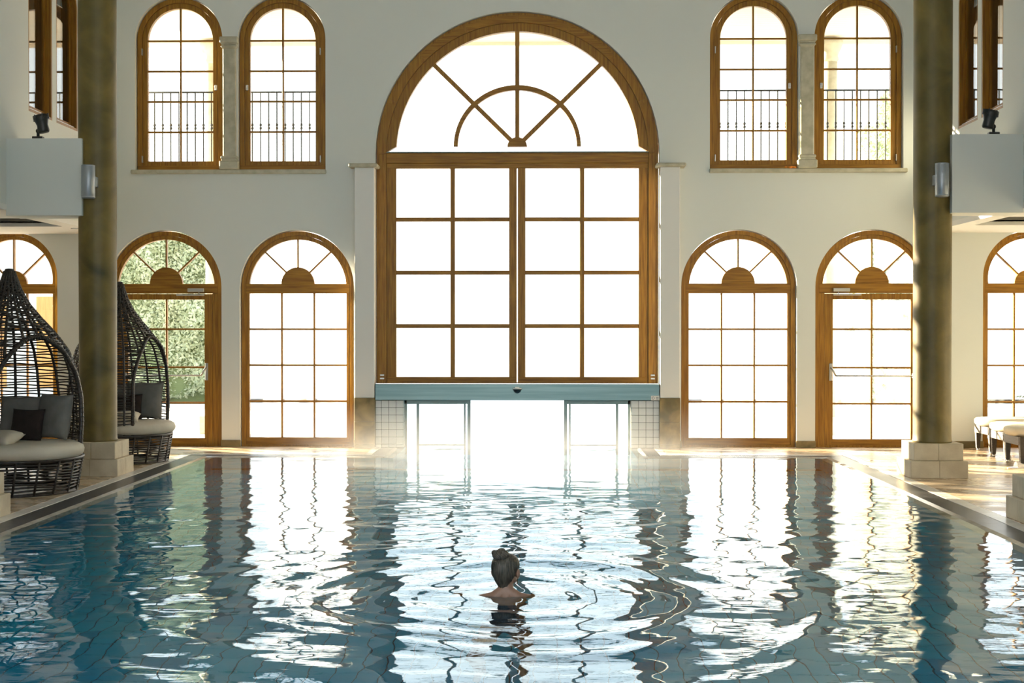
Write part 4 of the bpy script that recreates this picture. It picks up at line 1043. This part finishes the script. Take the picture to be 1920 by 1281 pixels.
# swimsuit from the torso surface
bm = bmesh.new(); bm.from_mesh(bme)
bm.normal_update()
kill = [f for f in bm.faces if not (-0.66 < f.calc_center_median().z < -0.155 and abs(f.calc_center_median().x) < 0.155 and f.calc_center_median().y < -0.02 and f.calc_center_median().y > -0.50)]
bmesh.ops.delete(bm, geom=kill, context='FACES')
for v_ in bm.verts: v_.co += v_.normal*0.004
me = bpy.data.meshes.new('swimsuit'); bm.to_mesh(me); bm.free(); me.materials.clear(); me.materials.append(MAT['swimwear']); link('swimsuit', me, pers, label='dark swimsuit')
for s_ in (-1, 1):
    e = MB().ell(RH @ Vector((s_*0.031, 0.079, 0.140)), (0.0125, 0.0125, 0.010), 14, 10).obj('eye', 'eye_white', pers)
    MB().ell(RH @ Vector((s_*0.031, 0.089, 0.140)), (0.0055, 0.0035, 0.0055), 10, 8).obj('iris', 'iris', e)
    MB().tube([RH @ Vector((s_*(0.016+0.030*t), 0.0935-0.016*t*t, 0.158+0.005*math.sin(PI*t))) for t in [i/6 for i in range(7)]], 0.0028, 6).obj('eyebrow', 'hair', pers)
MB().tube([RH @ Vector((-0.02+0.04*t, 0.0945+0.006*math.sin(PI*t), 0.0775)) for t in [i/8 for i in range(9)]], [0.001+0.0042*math.sin(PI*i/8) for i in range(9)], 6).obj('lips', 'lips', pers)
ZK = [.03, .06, .09, .12, .15, .18, .21, .235, .255, .268]
RXK = [.046, .052, .066, .080, .087, .089, .085, .070, .045, .008]
RYK = [.044, .054, .074, .095, .104, .107, .100, .080, .050, .008]
CYK = [-.022, -.020, -.014, -.008, -.004, -.002, -.002, -.002, -.002, -.002]
def hsurf(th, z, k=1.0):
    rx, ry, cy_ = np.interp(z, ZK, RXK), np.interp(z, ZK, RYK), np.interp(z, ZK, CYK)
    return RH @ Vector((k*rx*math.sin(th), cy_ - k*ry*math.cos(th), z))
def zlow(th):
    return float(np.interp(abs(math.degrees(th)), [0, 40, 65, 82, 98, 125, 180], [.040, .052, .085, .155, .165, .205, .226]))
b = MB(); NT, NZ = 120, 24; vs = []; fs = []
for j in range(NZ+1):
    for i in range(NT):
        th = -PI + 2*PI*i/NT; t = j/NZ; zl_ = zlow(th); z = zl_ + (0.268-zl_)*t
        k = (0.97 if j == 0 else 1.0) + 0.012*math.sin(23*th + 4*t) + 0.010*math.sin(41*th - 6*t)
        vs.append(hsurf(th, z, k))
for j in range(NZ):
    for i in range(NT): i2 = (i+1) % NT; fs.append((j*NT+i, j*NT+i2, (j+1)*NT+i2, (j+1)*NT+i))
b.add(vs, fs, True); hair = b.obj('hair', 'hair', pers, fixn=True)
rng = random.Random(2); st = MB()
for k in range(230):
    th0 = rng.uniform(-2.6, 2.6); zl_ = zlow(th0) + rng.uniform(0, 0.03); run = []
    for i in range(13):
        t = i/12; th = th0*(1-t**1.6)*1.0 + 0.12*t; z = zl_ + (0.243-zl_)*(t**0.9)
        run.append(hsurf(th, z, 1.012 + 0.02*math.sin(PI*t)*rng.random()*0.5))
    st.tube(run, [0.0012 + 0.0016*math.sin(PI*min(1, (i+1)/12)) for i in range(13)], 5, False)
o = st.obj('hair_strands', 'hair', hair, fixn=False); o['kind'] = 'stuff'
# bun: coiled locks
bun = MB(); bc = RH @ Vector((-0.012, -0.060, 0.258))
bun.ell(bc, (0.047, 0.040, 0.034), 20, 14)
for k in range(16):
    a0 = 2*PI*k/16; run = []
    for i in range(11):
        t = i/10; a = a0 + 2.3*t; ph = PI*(0.12 + 0.75*t)
        run.append(bc + Vector((0.049*math.sin(ph)*math.cos(a), 0.041*math.sin(ph)*math.sin(a), 0.034*math.cos(ph))))
    bun.tube(run, [0.004+0.004*math.sin(PI*i/10) for i in range(11)], 6, True)
bun.ell(bc + Vector((-0.040, 0.002, 0.014)), (0.021, 0.020, 0.020), 14, 10); bun.ell(bc + Vector((0.006, 0.006, 0.030)), (0.026, 0.022, 0.016), 14, 10)
o = bun.obj('hair_bun', 'hair', pers, fixn=False)

# ------------------------------------------------------------------ steam over the water at the swim-out opening
m = bpy.data.materials.new('steam'); m.use_nodes = True; nt = m.node_tree; nt.nodes.clear()
out = nn(nt, 'ShaderNodeOutputMaterial'); vsn = nn(nt, 'ShaderNodeVolumeScatter'); vsn.inputs['Anisotropy'].default_value = 0.35; vsn.inputs['Color'].default_value = (1, 1, 1, 1)
g = nn(nt, 'ShaderNodeTexCoord'); sx = nn(nt, 'ShaderNodeSeparateXYZ'); nt.links.new(g.outputs['Generated'], sx.inputs[0])
geo = nn(nt, 'ShaderNodeNewGeometry')
n = nn(nt, 'ShaderNodeTexNoise'); n.inputs['Scale'].default_value = 1.1; n.inputs['Detail'].default_value = 3; nt.links.new(geo.outputs['Position'], n.inputs['Vector'])
def M_(op, a, b_):
    x = nn(nt, 'ShaderNodeMath', operation=op)
    for i, q_ in enumerate((a, b_)):
        if isinstance(q_, (int, float)): x.inputs[i].default_value = q_
        else: nt.links.new(q_, x.inputs[i])
    return x.outputs[0]
zf = M_('POWER', M_('SUBTRACT', 1.0, sx.outputs['Z']), 2.0)
yf = M_('POWER', sx.outputs['Y'], 1.5)
xf = M_('SUBTRACT', 1.0, M_('POWER', M_('ABSOLUTE', M_('MULTIPLY', M_('SUBTRACT', sx.outputs['X'], 0.5), 2.0), 0.0), 2.0))
nf = M_('MAXIMUM', M_('MULTIPLY', M_('SUBTRACT', n.outputs['Fac'], 0.30), 2.6), 0.0)
dn = M_('MULTIPLY', M_('MULTIPLY', M_('MULTIPLY', zf, yf), M_('MULTIPLY', xf, nf)), 0.55)
nt.links.new(dn, vsn.inputs['Density']); nt.links.new(vsn.outputs[0], out.inputs['Volume']); MAT['steam'] = m
MB().box(-3.1, 3.1, 11.5, 20.6, 0.02, 0.80).obj('steam', 'steam', kind='stuff', label='thin white steam drifting over the pool by the opening', category='steam')
